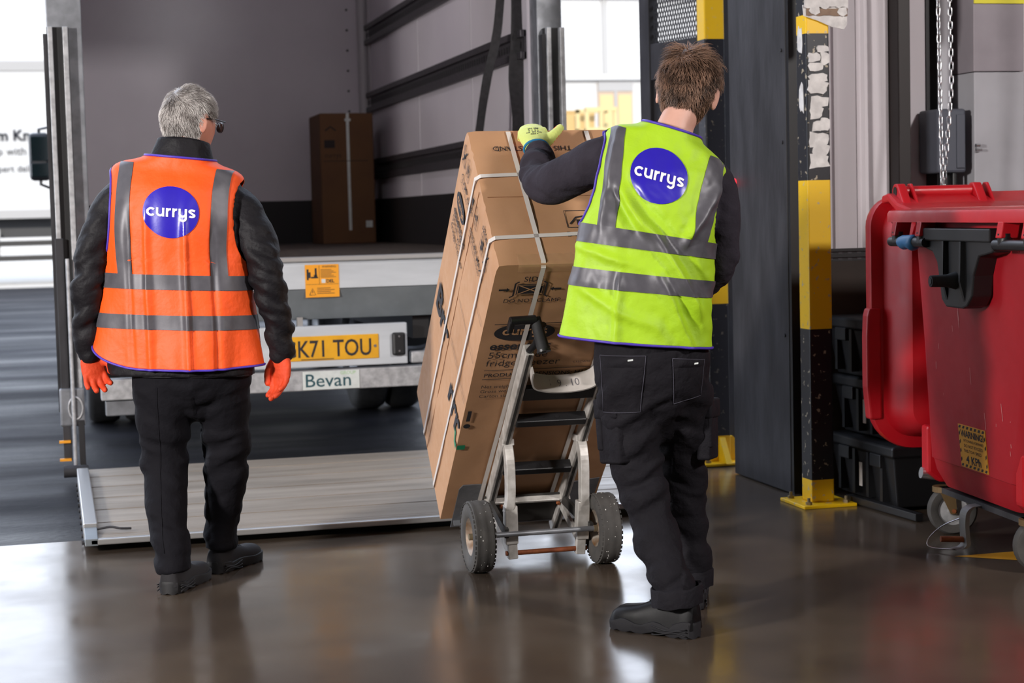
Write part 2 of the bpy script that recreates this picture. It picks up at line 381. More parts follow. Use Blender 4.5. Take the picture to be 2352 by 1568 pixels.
# ------------------------------------------------------------ swung-open steel gate with expanded-metal panel
hx, hy = 3.32, 8.42; ga = math.radians(106.4); ex = Vector((math.cos(ga), math.sin(ga), 0)); ey = Vector((-ex.y, ex.x, 0)); GW = .73
t = thing('steel_gate', 'dark steel gate leaf with expanded metal panel, swung open behind far post', 'gate', (hx, hy, 0))
def gbox(s0, s1, z0, z1, d0, d1): return G().obox(Vector((hx, hy, 0)) + ex * (s0 + s1) / 2 + ey * (d0 + d1) / 2 + Vector((0, 0, (z0 + z1) / 2)), ex * (s1 - s0) / 2, ey * (d1 - d0) / 2, Vector((0, 0, (z1 - z0) / 2)))
for a, b in ((0, .09), (GW - .09, GW)): gbox(a, b, .08, 3.4, -.03, .03).build('stile', 'steel_dark', t, bevel=.004)
for z0, z1 in ((.08, .2), (1.95, 2.14), (3.3, 3.4)): gbox(.09, GW - .09, z0, z1, -.025, .025).build('rail', 'steel_dark', t, bevel=.004)
gbox(.09, GW - .09, .2, 1.95, -.006, .006).build('sheet_panel', 'steel_dark', t)
gbox(.16, GW - .16, .35, 1.88, -.016, -.006).build('recessed_panel', 'black_channel', t, bevel=.004)
m = G(); cw, chh = .022, .05; nx = int((GW - .18) / cw); nz_ = int(1.16 / chh * 2)
for j in range(nz_):
    for i in range(nx):
        s0 = .09 + i * cw + (cw / 2 if j % 2 else 0); z0 = 2.14 + j * chh / 2
        c = Vector((hx, hy, z0)) + ex * s0
        for q in (-1, 1): m.bar(c + ex * q * cw * .08, c + ex * q * cw * .5 + Vector((0, 0, chh * .5)), .0062, .003, ey)
o = m.build('mesh_panel', 'steel_dark', t); o['kind'] = 'stuff'
# ------------------------------------------------------------ door operator and its hand chain
t = thing('door_operator', 'slate grey door operator box on the wall above the red bin', 'control box', (3.93, 7.34, 1.38))
G().box(3.855, 3.995, 7.27, 7.455, 1.40, 1.685).build('housing', 'opbox', t, bevel=.012)
G().box(3.945, 3.985, 7.262, 7.27, 1.42, 1.66).build('cover_strip', 'opbox', t, bevel=.003)
g = G(); g.cyl((3.92, 7.34, 1.30), (3.92, 7.34, 1.40), .03); g.cyl((3.95, 7.30, 1.28), (3.95, 7.30, 1.40), .012); g.build('cable_gland', 'black_plastic', t, smooth=True, auto=40)
t = thing('hand_chain', 'shiny steel hand chain hanging in two strands above the red bin', 'chain', (3.735, 7.0, 1.3))
lk = G()
def stad(a, b, n=6): return [Vector((b * math.cos(u), 0, a + b * math.sin(u))) for u in [pi * k / n for k in range(n + 1)]] + [Vector((b * math.cos(u), 0, -a + b * math.sin(u))) for u in [pi + pi * k / n for k in range(n + 1)]]
lk.tube(stad(.0115, .0075), .0028, 6, closed=True)
lme = bpy.data.meshes.new('chain_link'); lme.from_pydata([tuple(p) for p in lk.v], [], lk.f); lme.materials.append(MATS['chrome']); lme.polygons.foreach_set('use_smooth', [True] * len(lme.polygons))
for s in (0, 1):
    for k in range(46):
        z = 1.30 + k * .029; o = bpy.data.objects.new('chain_link', lme); COL.objects.link(o); o.parent = t
        sw = .062 * min(1, (z - 1.22) / .55); o.location = (-.004 + (sw if s else 0) - .02 * (z - 1.3) / 1.2, .012 * s, z - 1.3); o.rotation_euler = (0, 0, (k % 2) * pi / 2 + .5 + .6 * s + .15 * math.sin(k * 1.7))
# ------------------------------------------------------------ dark totes and board rack between post and bin
for i, (z0, hh, dx, lab) in enumerate(((0.02, .26, .0, 'bottom black lidded tote in the dark stack behind the red bin'), (.285, .25, .02, 'middle black lidded tote in the dark stack behind the red bin'), (.54, .25, -.01, 'top black lidded tote in the dark stack behind the red bin'))):
    x0 = 3.30 + dx; t = thing('storage_tote', lab, 'tote', (x0 + .2, 6.95, z0), 0, 'black totes stacked by the wall')
    R = []
    for z, ins in ((z0, .03), (z0 + hh - .05, 0), (z0 + hh - .045, -.012), (z0 + hh - .008, -.012), (z0 + hh, 0)):
        R.append([(x0 + ins, 6.62 + ins, z), (x0 + .38 - ins, 6.62 + ins, z), (x0 + .38 - ins, 7.22 - ins, z), (x0 + ins, 7.22 - ins, z)])
    G().rings(R).build('body', 'black_plastic', t, bevel=.006)
    for y in (6.72, 6.85, 6.98, 7.12): G().box(x0 - .008, x0 + .03, y - .012, y + .012, z0 + .02, z0 + hh - .05).build('rib', 'black_plastic', t)
    for y in (6.76, 7.06): G().box(x0 - .018, x0 + .02, y - .05, y + .05, z0 + hh - .10, z0 + hh - .045).build('handle_lip', 'black_plastic', t, bevel=.004)
    if i < 2: G().box(x0 - .0115, x0 - .008, 6.895, 6.92, z0 + .06, z0 + .16).build('barcode_label', 'paper', t)
t = thing('brown_board', 'dark brown board leaning on the wall above the black totes', 'board', (3.36, 7.3, 0))
G().box(3.325, 3.72, 7.33, 7.36, .0, 1.02).build('sheet', 'far_board', t)
t = thing('perforated_rail', 'black perforated rail along the wall above the dark board', 'rail', (3.45, 7.36, 1.02))
G().box(3.30, 3.72, 7.36, 7.38, 1.01, 1.075).build('back', 'black_plastic', t)
for z in (1.015, 1.042, 1.068): G().box(3.30, 3.72, 7.35, 7.36, z - .006, z + .006).build('flange', 'black_plastic', t)
for k in range(9):
    for z in (1.029, 1.056): G().box(3.315 + k * .046, 3.335 + k * .046, 7.3585, 7.362, z - .004, z + .004).build('slot', 'rail_grey', t)
t = thing('black_foot_bar', 'low black steel bar on the floor left of the bin wheels', 'bar', (3.3, 6.7, 0))
G().bar((3.27, 6.98, .02), (3.31, 6.42, .02), .035, .03).build('bar', 'black_plastic', t, bevel=.003)
# ------------------------------------------------------------ delivery lorry backed up to the bay
LX0, LX1, RY, FY = .10, 2.58, 9.18, 14.2
BZ = 1.07
lo = thing('box_lorry', 'white box lorry backed to the bay, open rear and lowered tail lift', 'lorry', (1.34, 9.2, 0))
P = lambda g, n, m, **k: g.build(n, m, lo, **k)
P(G().box(LX1 - .06, LX1 - .02, RY + .12, FY, BZ, 3.4), 'side_wall', 'white_panel')
P(G().box(LX0 + .02, LX0 + .06, RY + .12, FY, BZ, 3.4), 'side_wall', 'white_panel')
P(G().box(LX0 + .02, LX1 - .02, FY, FY + .04, BZ, 3.4), 'bulkhead', 'white_panel')
P(G().box(LX0, LX1, RY + .12, FY + .04, 3.4, 3.46), 'roof', 'white_panel')
# bed boards across
for k in range(16):
    y0 = RY + .03 + k * .31; P(G().box(LX0 + .06, LX1 - .06, y0, min(y0 + .305, FY), BZ - .03, BZ), 'bed_board', 'bed_wood')
# dark kick panels
P(G().box(LX1 - .072, LX1 - .06, RY + .12, FY, BZ, BZ + .335), 'kick_panel', 'kick_panel')
P(G().box(LX0 + .06, LX0 + .072, RY + .12, FY, BZ, BZ + .335), 'kick_panel', 'kick_panel')
P(G().box(LX0 + .072, LX1 - .072, FY - .012, FY, BZ, BZ + .34), 'kick_panel', 'kick_panel')
# white corner trim with rivets
g = G(); g.cyl((LX1 - .10, FY - .03, BZ), (LX1 - .10, FY - .03, 3.4), .045, 16); P(g, 'corner_trim', 'white_trim', smooth=True, auto=40)
P(G().box(LX1 - .075, LX1 - .06, FY - .16, FY - .10, BZ, 3.4), 'corner_trim', 'white_trim', bevel=.003)
for k in range(12):
    g = G(); z = BZ + .4 + k * .16; g.cyl((LX1 - .22, FY - .001, z), (LX1 - .22, FY - .008, z), .010, 8); P(g, 'rivet', 'rail_grey')
# cargo rails: two lips and a recessed slot row each
def rail(z, x, s):
    r = P(G().box(min(x, x + s * .012), max(x, x + s * .012), RY + .14, FY - .02, z - .075, z + .075), 'cargo_rail', 'rail_grey')
    for q in (-1, 1):
        G().box(min(x, x + s * .035), max(x, x + s * .035), RY + .14, FY - .02, z + q * .058 - .02, z + q * .058 + .02).build('rail_lip', 'rail_grey', r, bevel=.004)
    sl = G()
    for k in range(80):
        y = RY + .2 + k * .06
        sl.box(min(x + s * .010, x + s * .016), max(x + s * .010, x + s * .016), y, y + .028, z - .018, z + .018)
    q = sl.build('slot_row', 'black_channel', r); q['kind'] = 'stuff'
for z in (1.64, 2.17, 2.70): rail(z, LX1 - .06, -1); rail(z, LX0 + .06, 1)
# pale scrape and sheet seams on the right wall
for y in (10.6, 12.2): P(G().box(LX1 - .0625, LX1 - .06, y, y + .012, BZ, 3.4), 'wall_seam', 'white_trim')
# rear frame posts with tail-lift guide channels
for s, x0, x1 in ((-1, .03, .20), (1, 2.535, 2.672)):
    P(G().box(x0, x1, RY - .02, RY + .14, .92, 3.5), 'rear_post', 'galv', bevel=.006)
    cx = .082 if s < 0 else 2.615
    ch = P(G().box(cx - .052, cx + .052, RY - .06, RY - .02, .30, 2.235), 'lift_column', 'black_channel')
    for q, wd in ((-1, .024), (1, .026)):
        G().box(cx + q * .036 - wd / 2, cx + q * .036 + wd / 2, RY - .10, RY - .055, .30, 2.235).build('guide_lip', 'galv_mottled', ch, bevel=.004)
    G().box(cx - .07, cx - .05, RY - .08, RY - .02, .34, 2.2).build('guide_side', 'steel_dark', ch)
    # runner below the column: housing with oval eye, two bars, hinge foot
    run = P(G().box(cx - .065, cx + .055, RY - .12, RY - .04, .27, .46), 'runner_housing', 'galv', bevel=.01)
    g = G(); g.lathe([(.0, -.012), (.026, -.012), (.03, 0), (.03, .004)], (cx + .01, RY - .12, .36), (0, -1, 0), 20); g.v = [Vector((v.x, v.y, .36 + (v.z - .36) * 1.6)) for v in g.v]; g.build('oval_eye', 'black_channel', run)
    g = G(); g.tube([(cx + .01 + .034 * math.cos(u), RY - .122, .36 + .055 * math.sin(u)) for u in [2 * pi * k / 20 for k in range(20)]], .006, 6, closed=True); g.build('eye_rim', 'galv_mottled', run, smooth=True)
    G().box(cx - .055, cx - .015, RY - .11, RY - .06, .10, 1.2).build('runner_bar', 'steel_dark', run, bevel=.003)
    G().box(cx + .02, cx + .05, RY - .13, RY - .08, .04, .30).build('runner_bar', 'steel_dark', run, bevel=.003)
    g = G(); g.cyl((cx, RY - .135, .06), (cx, RY - .135, 1.1), .010, 10); g.build('ram_rod', 'galv_mottled', run, smooth=True, auto=40)
    for z in (.10, .19): G().box(cx - .075, cx - .02, RY - .13, RY - .11, z, z + .012).build('marker_tab', 'sticker_orange', run)
    g = G(); g.cyl((cx - .06, RY - .18, .055), (cx + .06, RY - .18, .055), .03, 16); g.build('hinge_foot', 'steel_dark', run, smooth=True, auto=40)
# roller-door header
P(G().box(LX0, LX1, RY, RY + .3, 3.1, 3.46), 'door_header', 'galv')
# rear sill beam with sloping lower face, edge strip and warning sticker
PF = [(RY - .02, 1.045), (RY - .03, 1.03), (RY - .03, .905), (RY + .05, .745), (RY + .12, .745), (RY + .12, 1.045)]
sill = P(G().prism(PF[:3] + [(RY + .05, .904), (RY + .12, .904), (RY + .12, 1.045)], (.20, 0, 0), (0, 1, 0), (0, 0, 1), (2.335, 0, 0)), 'rear_sill', 'alu_white', bevel=.003)
P(G().prism([(RY - .03, .902), (RY + .045, .745), (RY + .12, .745), (RY + .12, .902)], (.20, 0, 0), (0, 1, 0), (0, 0, 1), (2.335, 0, 0)), 'sill_apron', 'alu_grey', bevel=.003)
P(G().box(.20, 2.535, RY - .045, RY + .03, 1.045, 1.072), 'sill_edge', 'alu_edge', bevel=.006)
st = P(G().box(1.265, 1.44, RY - .034, RY - .0305, .862, 1.03), 'warning_sticker', 'sticker_orange')
ys = RY - .0352
def flat(parent, name, m, fn):
    g = G(); fn(g); return g.build(name, m, parent)
def stk(g):
    X = Vector((1, 0, 0)); Z = Vector((0, 0, 1))
    q = lambda x0, x1, z0, z1: g.box(1.265 + x0, 1.265 + x1, ys, ys + .0006, .862 + z0, .862 + z1)
    q(.003, .172, .066, .0675); q(.072, .0735, .067, .162)
    q(.008, .018, .09, .145); q(.018, .028, .10, .13); q(.05, .06, .11, .15); q(.03, .066, .098, .106); q(.045, .062, .104, .116)
    put_text(g, 'WARNING', .015, (1.265 + .088, ys, .862 + .152), X, Z); put_text(g, 'DEL', .024, (1.265 + .108, ys, .862 + .074), X, Z, bold=.03)
    for k in range(6): q(.08, .16 - .012 * (k % 3), .102 + k * .0075, .1045 + k * .0075)
    for k in range(4): q(.06, .15 - .02 * (k % 2), .018 + k * .009, .021 + k * .009)
    v, f = strip2d([(.02, .012), (.052, .012), (.036, .046), (.02, .012)], .003); g.add([(1.265 + a, ys, .862 + b) for a, b in v], f); q(.0345, .0375, .022, .036)
flat(st, 'sticker_print', 'plate_black', stk)
G().box(1.265 + .084, 1.265 + .104, ys, ys + .0006, .862 + .073, .862 + .093).build('sticker_mark', 'sign_white', st)
# dark void and chassis under the bed
P(G().box(.25, 2.45, RY + .5, 14.4, .86, BZ - .04), 'chassis_frame', 'black_plastic')
for x in (.75, 1.85): P(G().box(x, x + .09, RY + .12, 15.5, .62, .86), 'chassis_rail', 'black_plastic')
# number plate bar
nb = P(G().box(.80, 1.79, RY - .03, RY + .02, .50, .715), 'number_plate_bar', 'alu_white', bevel=.006)
for x in (1.12, 1.22): G().box(x, x + .03, RY, RY + .03, .715, .76).build('bar_bracket', 'alu_edge', nb)
npl = G().box(1.118, 1.637, RY - .037, RY - .03, .535, .662).build('number_plate', 'plate_yellow', nb, bevel=.004)
g = G(); put_text(g, 'GK71 TOU', .122, (1.135, RY - .0378, .555), (1, 0, 0), (0, 0, 1), bold=.012, sx=.80)
xs = [v.x for v in g.v]; a, b = min(xs), max(xs); g.v = [Vector((1.142 + (v.x - a) / (b - a) * .455, v.y, v.z)) for v in g.v]
g.box(1.23, 1.40, RY - .0378, RY - .0374, .5405, .5445)
g.build('plate_lettering', 'plate_black', nb)
g = G(); g.cyl((1.617, RY - .037, .60), (1.617, RY - .041, .60), .008, 12); g.build('plate_screw', 'chrome', nb)
lb = G().box(1.705, 1.775, RY - .065, RY - .03, .545, .665).build('number_plate_lamp', 'black_plastic', nb, bevel=.012)
for z in (.57, .645):
    g = G(); g.cyl((1.74, RY - .066, z), (1.74, RY - .069, z), .005, 8); g.build('lamp_screw', 'chrome', nb)
# bumper beam
bu = P(G().box(.22, 2.50, RY - .03, RY + .08, .38, .485), 'bumper_beam', 'galv_mottled', bevel=.006)
sg = G().box(1.235, 1.53, RY - .036, RY - .0305, .385, .48).build('maker_sign', 'sign_white', bu)
g = G(); put_text(g, 'Bevan', .096, (1.25, RY - .0368, .40), (1, 0, 0), (0, 0, 1), bold=.006); xs = [v.x for v in g.v]; a, b = min(xs), max(xs); g.v = [Vector((1.25 + (v.x - a) / (b - a) * .235, v.y, v.z)) for v in g.v]; g.build('sign_lettering', 'teal_ink', bu)
g = G(); put_text(g, 'GROUP', .024, (1.43, RY - .0368, .459), (1, 0, 0), (0, 0, 1), bold=.01); g.build('sign_lettering', 'green_ink', bu)
G().box(1.81, 1.90, RY - .02, RY + .04, .50, .56).build('latch_block', 'galv_mottled', bu, bevel=.008)
P(G().box(.24, .62, RY - .02, RY + .05, .30, .375), 'lower_bracket', 'galv', bevel=.006)
for s in (-1, 1):
    cx = 1.34 - s * .87
    lc = P(G().box(cx - .16, cx + .12, RY - .02, RY + .03, .495, .60), 'tail_lamp', 'black_plastic', bevel=.01)
    G().box(cx - .10, cx + .03, RY - .034, RY - .02, .508, .59).build('red_lens', 'lamp_red', lc, bevel=.008)
    G().box(cx + .035, cx + .085, RY - .034, RY - .02, .508, .59).build('white_lens', 'sign_white', lc, bevel=.008)
    am = P(G().box(cx + .06, cx + .11, RY - .045, RY - .03, .40, .45), 'amber_marker', 'lamp_amber', bevel=.006)
# rear wheels (twin tyres), front wheels
def tyre(cx, cy, r, wd, parent):
    pr = [(r * .55, -wd * .36), (r * .62, -wd * .47), (r * .86, -wd * .5), (r * .96, -wd * .44), (r, -wd * .3), (r, wd * .3), (r * .96, wd * .44), (r * .86, wd * .5), (r * .62, wd * .47), (r * .55, wd * .36)]
    g = G(); g.lathe(pr, (cx, cy, r - .012), (1, 0, 0), 36); t = g.build('tyre', 'black_rubber', parent, smooth=True, auto=45)
    g = G(); g.lathe([(0, -wd * .1), (r * .3, -wd * .12), (r * .5, -wd * .34), (r * .56, -wd * .38), (r * .56, wd * .38), (r * .5, wd * .3), (0, wd * .25)], (cx, cy, r - .012), (1, 0, 0), 28); g.build('wheel_rim', 'galv', t, smooth=True, auto=45)
for x in (.30, .53, 2.02, 2.25): tyre(x, 11.8, .40, .21, lo)
for x in (.33, 2.28): tyre(x, 15.3, .40, .22, lo)
g = G(); g.cyl((.3, 11.8, .39), (2.25, 11.8, .39), .07); P(g, 'rear_axle', 'black_plastic', smooth=True, auto=40)
for x0 in (.18, 1.92): P(G().box(x0, x0 + .45, 11.2, 11.24, .42, .78), 'mudguard', 'black_plastic', bevel=.01)
g = G(); g.tube(crom([(1.95, 11.0, .75), (2.0, 11.0, .5), (2.12, 11.0, .44), (2.3, 11.0, .47), (2.35, 11.0, .7)], 5), .014, 8); P(g, 'air_line', 'galv', smooth=True)
# cab with screen, door windows and mirrors
cp = [(14.45, .55), (16.2, .55), (16.25, 1.3), (16.05, 2.2), (15.8, 2.55), (14.45, 2.6)]
cab = P(G().prism(cp, (.2, 0, 0), (0, 1, 0), (0, 0, 1), (2.28, 0, 0)), 'cab', 'far_white', bevel=.04)
for x in (.19, 2.478): G().prism([(15.0, 1.45), (15.9, 1.45), (15.85, 2.1), (15.0, 2.25)], (x, 0, 0), (0, 1, 0), (0, 0, 1), (.012, 0, 0)).build('door_window', 'glass_dark', cab)
for s, x in ((-1, -.045), (1, 2.72)):
    mi = P(G().box(x - .085, x + .085, 15.15, 15.27, 1.63, 2.02), 'door_mirror', 'black_plastic', bevel=.035)
    G().box(x - .07, x + .07, 15.142, 15.152, 1.79, 1.99).build('mirror_glass', 'glass_dark', mi, bevel=.004)
    G().box(x - .07, x + .07, 15.142, 15.152, 1.66, 1.77).build('mirror_glass', 'glass_dark', mi, bevel=.004)
    g = G(); xx = .2 if s < 0 else 2.48; g.tube([(xx, 15.3, 2.1), (x, 15.22, 2.05), (x, 15.22, 1.6), (xx, 15.3, 1.5)], .014, 8); g.build('mirror_arm', 'black_plastic', mi)
# ---- lowered tail-lift platform: planks, rolled front lip, side kerbs
PL0, PL1 = .105, 2.60
pf = P(G().prism([(7.12, .022), (8.88, .028), (8.88, .055), (7.12, .042)], (PL0 + .03, 0, 0), (0, 1, 0), (0, 0, 1), (PL1 - PL0 - .06, 0, 0)), 'lift_platform', 'alu_grey')
def ztop(y): return .052 + (y - 7.0) / 1.95 * .016
edges = [7.03, 7.075, 7.115, 7.24, 7.40, 7.56, 7.72, 7.88, 8.04, 8.20, 8.36, 8.52, 8.68, 8.84, 8.95]
for i, (a, b) in enumerate(zip(edges[:-1], edges[1:])):
    dz = -.002 * (i % 2) if i > 2 else 0
    G().prism([(a + .002, ztop(a) - .018), (b - .002, ztop(b) - .018), (b - .002, ztop(b) + dz), (a + .002, ztop(a) + dz)], (PL0 + .02, 0, 0), (0, 1, 0), (0, 0, 1), (PL1 - PL0 - .04, 0, 0)).build('platform_plank', 'alu_plate', pf, bevel=.0015)
G().box(PL0 + .0, PL1, 7.00, 7.03, .032, .056).build('front_lip', 'alu_edge', pf, bevel=.005)
for x0, x1 in ((PL0 - .02, PL0 + .03), (PL1 - .03, PL1 + .02)):
    G().prism([(7.0, .03), (7.18, .02), (7.18, .075), (7.0, .058)], (x0, 0, 0), (0, 1, 0), (0, 0, 1), (x1 - x0, 0, 0)).build('side_kerb', 'alu_grey', pf, bevel=.003)
    G().prism([(7.18, .02), (8.8, .02), (8.8, .095), (7.18, .09)], (x0 - .002, 0, 0), (0, 1, 0), (0, 0, 1), (x1 - x0 + .004, 0, 0)).build('side_kerb', 'alu_edge', pf, bevel=.004)
for k in range(11):
    y = 7.1 + k * .16; g = G(); g.cyl((PL0 - .021, y, .03), (PL0 - .03, y, .03), .01, 8); g.build('kerb_bolt', 'steel_dark', pf)
g = G(); g.tube(crom([(PL0 + .03, 7.16, .068), (PL0 + .08, 7.15, .076), (PL0 + .12, 7.13, .071), (PL0 + .16, 7.145, .066)], 4), .005, 6); g.build('stop_catch', 'steel_dark', pf)
# ---- webbing straps hanging in the load space
def strap(pts, w, label, nm='load_strap'):
    t = thing(nm, label, 'strap', pts[-1], 0, 'black straps hanging in the lorry')
    C = crom(pts, 8); g = G()
    v = []
    for i, p in enumerate(C): 
        tw = .3 * math.sin(i * .35)
        a = Vector((math.cos(tw), math.sin(tw) * .8, 0)) * w / 2
        v += [Vector(p) - a, Vector(p) + a, Vector(p) + a + Vector((0, .004, 0)), Vector(p) - a + Vector((0, .004, 0))]
    R = [v[i:i + 4] for i in range(0, len(v), 4)]; g.rings(R); g.build('webbing', 'strap_black', t)
    return t
strap([(2.46, 9.45, 2.95), (2.40, 9.45, 2.30), (2.33, 9.45, 2.0), (2.28, 9.45, 1.72), (2.25, 9.45, 1.45)], .05, 'black webbing strap hanging slanted in the lorry left of the other')
strap([(2.50, 9.40, 2.95), (2.50, 9.40, 2.30), (2.48, 9.40, 2.0), (2.49, 9.40, 1.75), (2.475, 9.40, 1.40), (2.48, 9.40, 1.2)], .085, 'wide black strap hanging straight beside the right rear post')
# unseen lamp added under the roof to brighten the load space
P(G().box(1.05, 1.55, 10.3, 10.6, 3.34, 3.4), 'added_roof_lamp', 'sign_white', bevel=.01)
light('added_roof_light', 'AREA', (1.3, 10.45, 3.32), (1.0, 14.0, 1.9), 15, (1.0, .96, 1.0), size=.4)
# ---- carton standing in the load space
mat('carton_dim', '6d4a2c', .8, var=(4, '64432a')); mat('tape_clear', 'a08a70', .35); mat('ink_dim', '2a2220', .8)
cx0, cx1, cy0, cy1, cz1 = 2.0, 2.44, 13.4, 13.95, 2.05
t = thing('upright_carton', 'tall brown carton standing in the far right corner of the lorry', 'carton', (2.2, 13.65, BZ))
G().box(cx0, cx1 - .035, cy0, cy1, BZ, cz1).build('carton_body', 'carton_dim', t, bevel=.008)
G().box(cx0 + .2, cx0 + .222, cy0 - .002, cy0 + .001, BZ + .1, cz1).build('packing_tape', 'sign_white', t)
G().box(cx0 + .19, cx0 + .235, cy0 - .003, cy0, cz1 - .06, cz1 - .04).build('tape_label', 'sign_white', t)
G().box(cx0 + .33, cx0 + .38, cy0 - .003, cy0, BZ + .12, BZ + .17).build('white_label', 'sign_white', t)
def pm(g):
    v, f = strip2d([(.02, 0), (.06, .03), (.1, 0)], .012); g.add([(cx0 + .02 + a, cy0 - .002, cz1 - .13 + b) for a, b in v], f)
    g.box(cx0 + .03, cx0 + .11, cy0 - .0022, cy0 - .0015, cz1 - .26, cz1 - .20); put_text(g, 'currys', .05, (cx0 + .03, cy0 - .0022, cz1 - .33), (1, 0, 0), (0, 0, 1))
    g.box(cx0 + .02, cx0 + .36, cy0 - .0022, cy0 - .0015, cz1 - .36, cz1 - .355)
flat(t, 'printed_marks', 'ink_dim', pm)
# ------------------------------------------------------------ far side of the yard
D = 40
t = thing('parked_lorry', 'sunlit white lorry with dark lettering parked across the yard', 'lorry', (-4, 41, 0))
G().box(-9.5, 3.0, D, D + 2.5, 1.55, 4.75).build('box_body', 'far_white', t, bevel=.05)
G().box(-9.5, 3.0, D - .02, D + 2.5, 4.55, 4.80).build('roof_rail', 'far_grey', t, bevel=.03)
G().box(-9.5, 3.0, D - .02, D, 1.42, 1.60).build('side_rave', 'far_grey', t)
G().box(-9.3, 3.0, D + .4, D + 2.1, 1.0, 1.42).build('chassis', 'black_plastic', t)
for z in (.50, .82): G().box(-6.5, 1.6, D + .02, D + .08, z, z + .12).build('side_guard', 'far_dark', t)
for x in (-1.1, .5): G().box(x, x + .08, D + .08, D + .14, .5, 1.2).build('guard_post', 'far_grey', t)
for x in (-8.0, 2.2): tyre(x, D + .5, .5, .3, t)
g = G(); put_text(g, 'm Know', .32, (-1.0, D - .03, 3.09), (1, 0, 0), (0, 0, 1), bold=.025)
g.build('side_lettering', 'far_text', t)
g = G(); put_text(g, 'p with a', .24, (-1.0, D - .03, 2.78), (1, 0, 0), (0, 0, 1)); g.build('side_lettering', 'far_dark', t)
g = G(); put_text(g, 'pert deliv', .2, (-1.0, D - .03, 2.42), (1, 0, 0), (0, 0, 1)); g.build('side_lettering', 'far_dark', t)
# pale store building far behind, white cabin with ochre double door, yellow stillage
t = thing('white_cabin', 'overexposed white cabin with ochre double doors across the yard', 'cabin', (15, 46, 0))
cY = 46.0
G().box(12.4, 16.6, cY, cY + 6, 0, 4.75).build('cabin_wall', 'far_white', t, bevel=.02)
G().box(12.3, 16.7, cY - .12, cY + 6, 4.75, 4.9).build('roof_edge', 'far_white', t)
dr = G().box(14.37, 15.34, cY - .06, cY, .0, 4.70).build('double_door', 'far_door', t)
G().box(14.37, 15.34, cY - .08, cY - .06, 4.45, 4.70).build('door_head', 'far_grey', dr)
G().box(14.82, 14.89, cY - .08, cY - .06, 0, 4.45).build('door_meeting_stile', 'far_grey', dr)
for x0, x1 in ((14.42, 14.78), (14.93, 15.29)): G().box(x0, x1, cY - .075, cY - .06, .3, 4.35).build('door_leaf', 'far_yellow', dr)
t = thing('yellow_stillage', 'yellow tubular stillage frame standing in front of the far cabin', 'stillage', (13.5, 43, 0))
yy = 43.0; g = None
for x in (13.11, 13.85):
    for y in (yy, yy + .8): G().box(x, x + .09, y, y + .09, 0, 3.84).build('upright', 'far_yellow', t)
for z in (1.9, 3.25, 3.76):
    for y in (yy - .01, yy + .8): G().box(13.11, 13.94, y, y + .09, z, z + .1).build('crossbar', 'far_yellow', t)
G().box(13.48, 13.56, yy - .005, yy + .08, 1.0, 3.76).build('centre_bar', 'far_yellow', t)
t = thing('orange_skip', 'orange skip standing in the yard left of the yellow stillage', 'skip', (13, 44.5, 0))
sk = [[(12.98 - i, 44.2 - i, z), (13.7 + i, 44.2 - i, z), (13.7 + i, 45.4 + i, z), (12.98 - i, 45.4 + i, z)] for z, i in ((0, -.05), (3.75, .02), (3.85, .05))]
G().rings(sk).build('skip_body', 'far_orange', t)
t = thing('pale_warehouse', 'pale grey warehouse closing the far side of the yard', 'building', (10, 95, 0))
G().box(-50, 70, 95, 110, 0, 13).build('wall', 'far_white', t)
for k in range(6): G().box(-50 + k * 20, -49.7 + k * 20, 94.9, 95, 0, 13).build('downpipe', 'far_grey', t)
G().box(-50.3, 70.3, 94.6, 110, 13, 13.5).build('parapet', 'far_grey', t)
# ------------------------------------------------------------ strapped fridge carton tipped on the hand truck
mat('carton', 'b58a66', .75, var=(3, 'aa7f5b'), bump=(120, .08, .002), rvar=(30, .6, .85))
mat('carton_edge', '8f6240', .85); mat('strap_white', 'cfc8c2', .4, spec=.5); mat('ink', '1d1b20', .75); mat('green_tape', '0c7a52', .6)
mat('tape_film', 'c9a27a', .2, coat=.5, alpha=.3); mat('cream_ink', 'b78a62', .75)
C0 = Vector((1.395, 6.584, .116)); ew = Vector((1, -.0155, -.003)).normalized()
en = Vector((.012, .685, .729)); en = (en - ew * en.dot(ew)).normalized(); el = ew.cross(en)
if el.z < 0: el = -el
CW, CD, CL = .596, .614, 1.442
CM = Matrix.Identity(4)
for i in range(3): CM[i][0], CM[i][1], CM[i][2], CM[i][3] = ew[i], en[i], el[i], C0[i]
ct = thing('fridge_carton', 'large brown strapped fridge carton tipped back on the hand truck', 'carton', tuple(C0))
# body as a softly dented closed box
def carton_pt(p):
    x, y, z = p; d = Vector((x * 5, y * 5, z * 4))
    k = .004 * noise.noise(d) + .0025 * noise.noise(d * 4)
    # crushed top-left edge and bottom corner
    e = max(0, 1 - abs(z - CL) / .03) * max(0, 1 - x / .03)
    n_ = noise.noise(Vector((0, y * 40, 3)))
    dx = e * (.006 + .006 * n_); dz = -e * (.004 + .006 * abs(n_))
    sx = 1 if x < .01 else (-1 if x > CW - .01 else 0); sy = 1 if y < .01 else (-1 if y > CD - .01 else 0); sz = 1 if z < .01 else (-1 if z > CL - .01 else 0)
    if sx < 0: k = 0
    f = lambda v, m: min(1, v / .06) * min(1, (m - v) / .06)
    q = max(f(x, CW) * f(z, CL) if sy else 0, f(y, CD) * f(z, CL) if sx else 0, f(x, CW) * f(y, CD) if sz else 0)
    return Vector((x + sx * k * q + dx, y + sy * k * q, z + sz * k * q + dz))
g = G(CM)
def cface(o, a, b, na, nb):
    o, a, b = map(Vector, (o, a, b)); g.grid(lambda u, v: carton_pt(o + a * u + b * v), na, nb)
cface((0, 0, 0), (CW, 0, 0), (0, 0, CL), 19, 61); cface((CW, CD, 0), (-CW, 0, 0), (0, 0, CL), 19, 61)
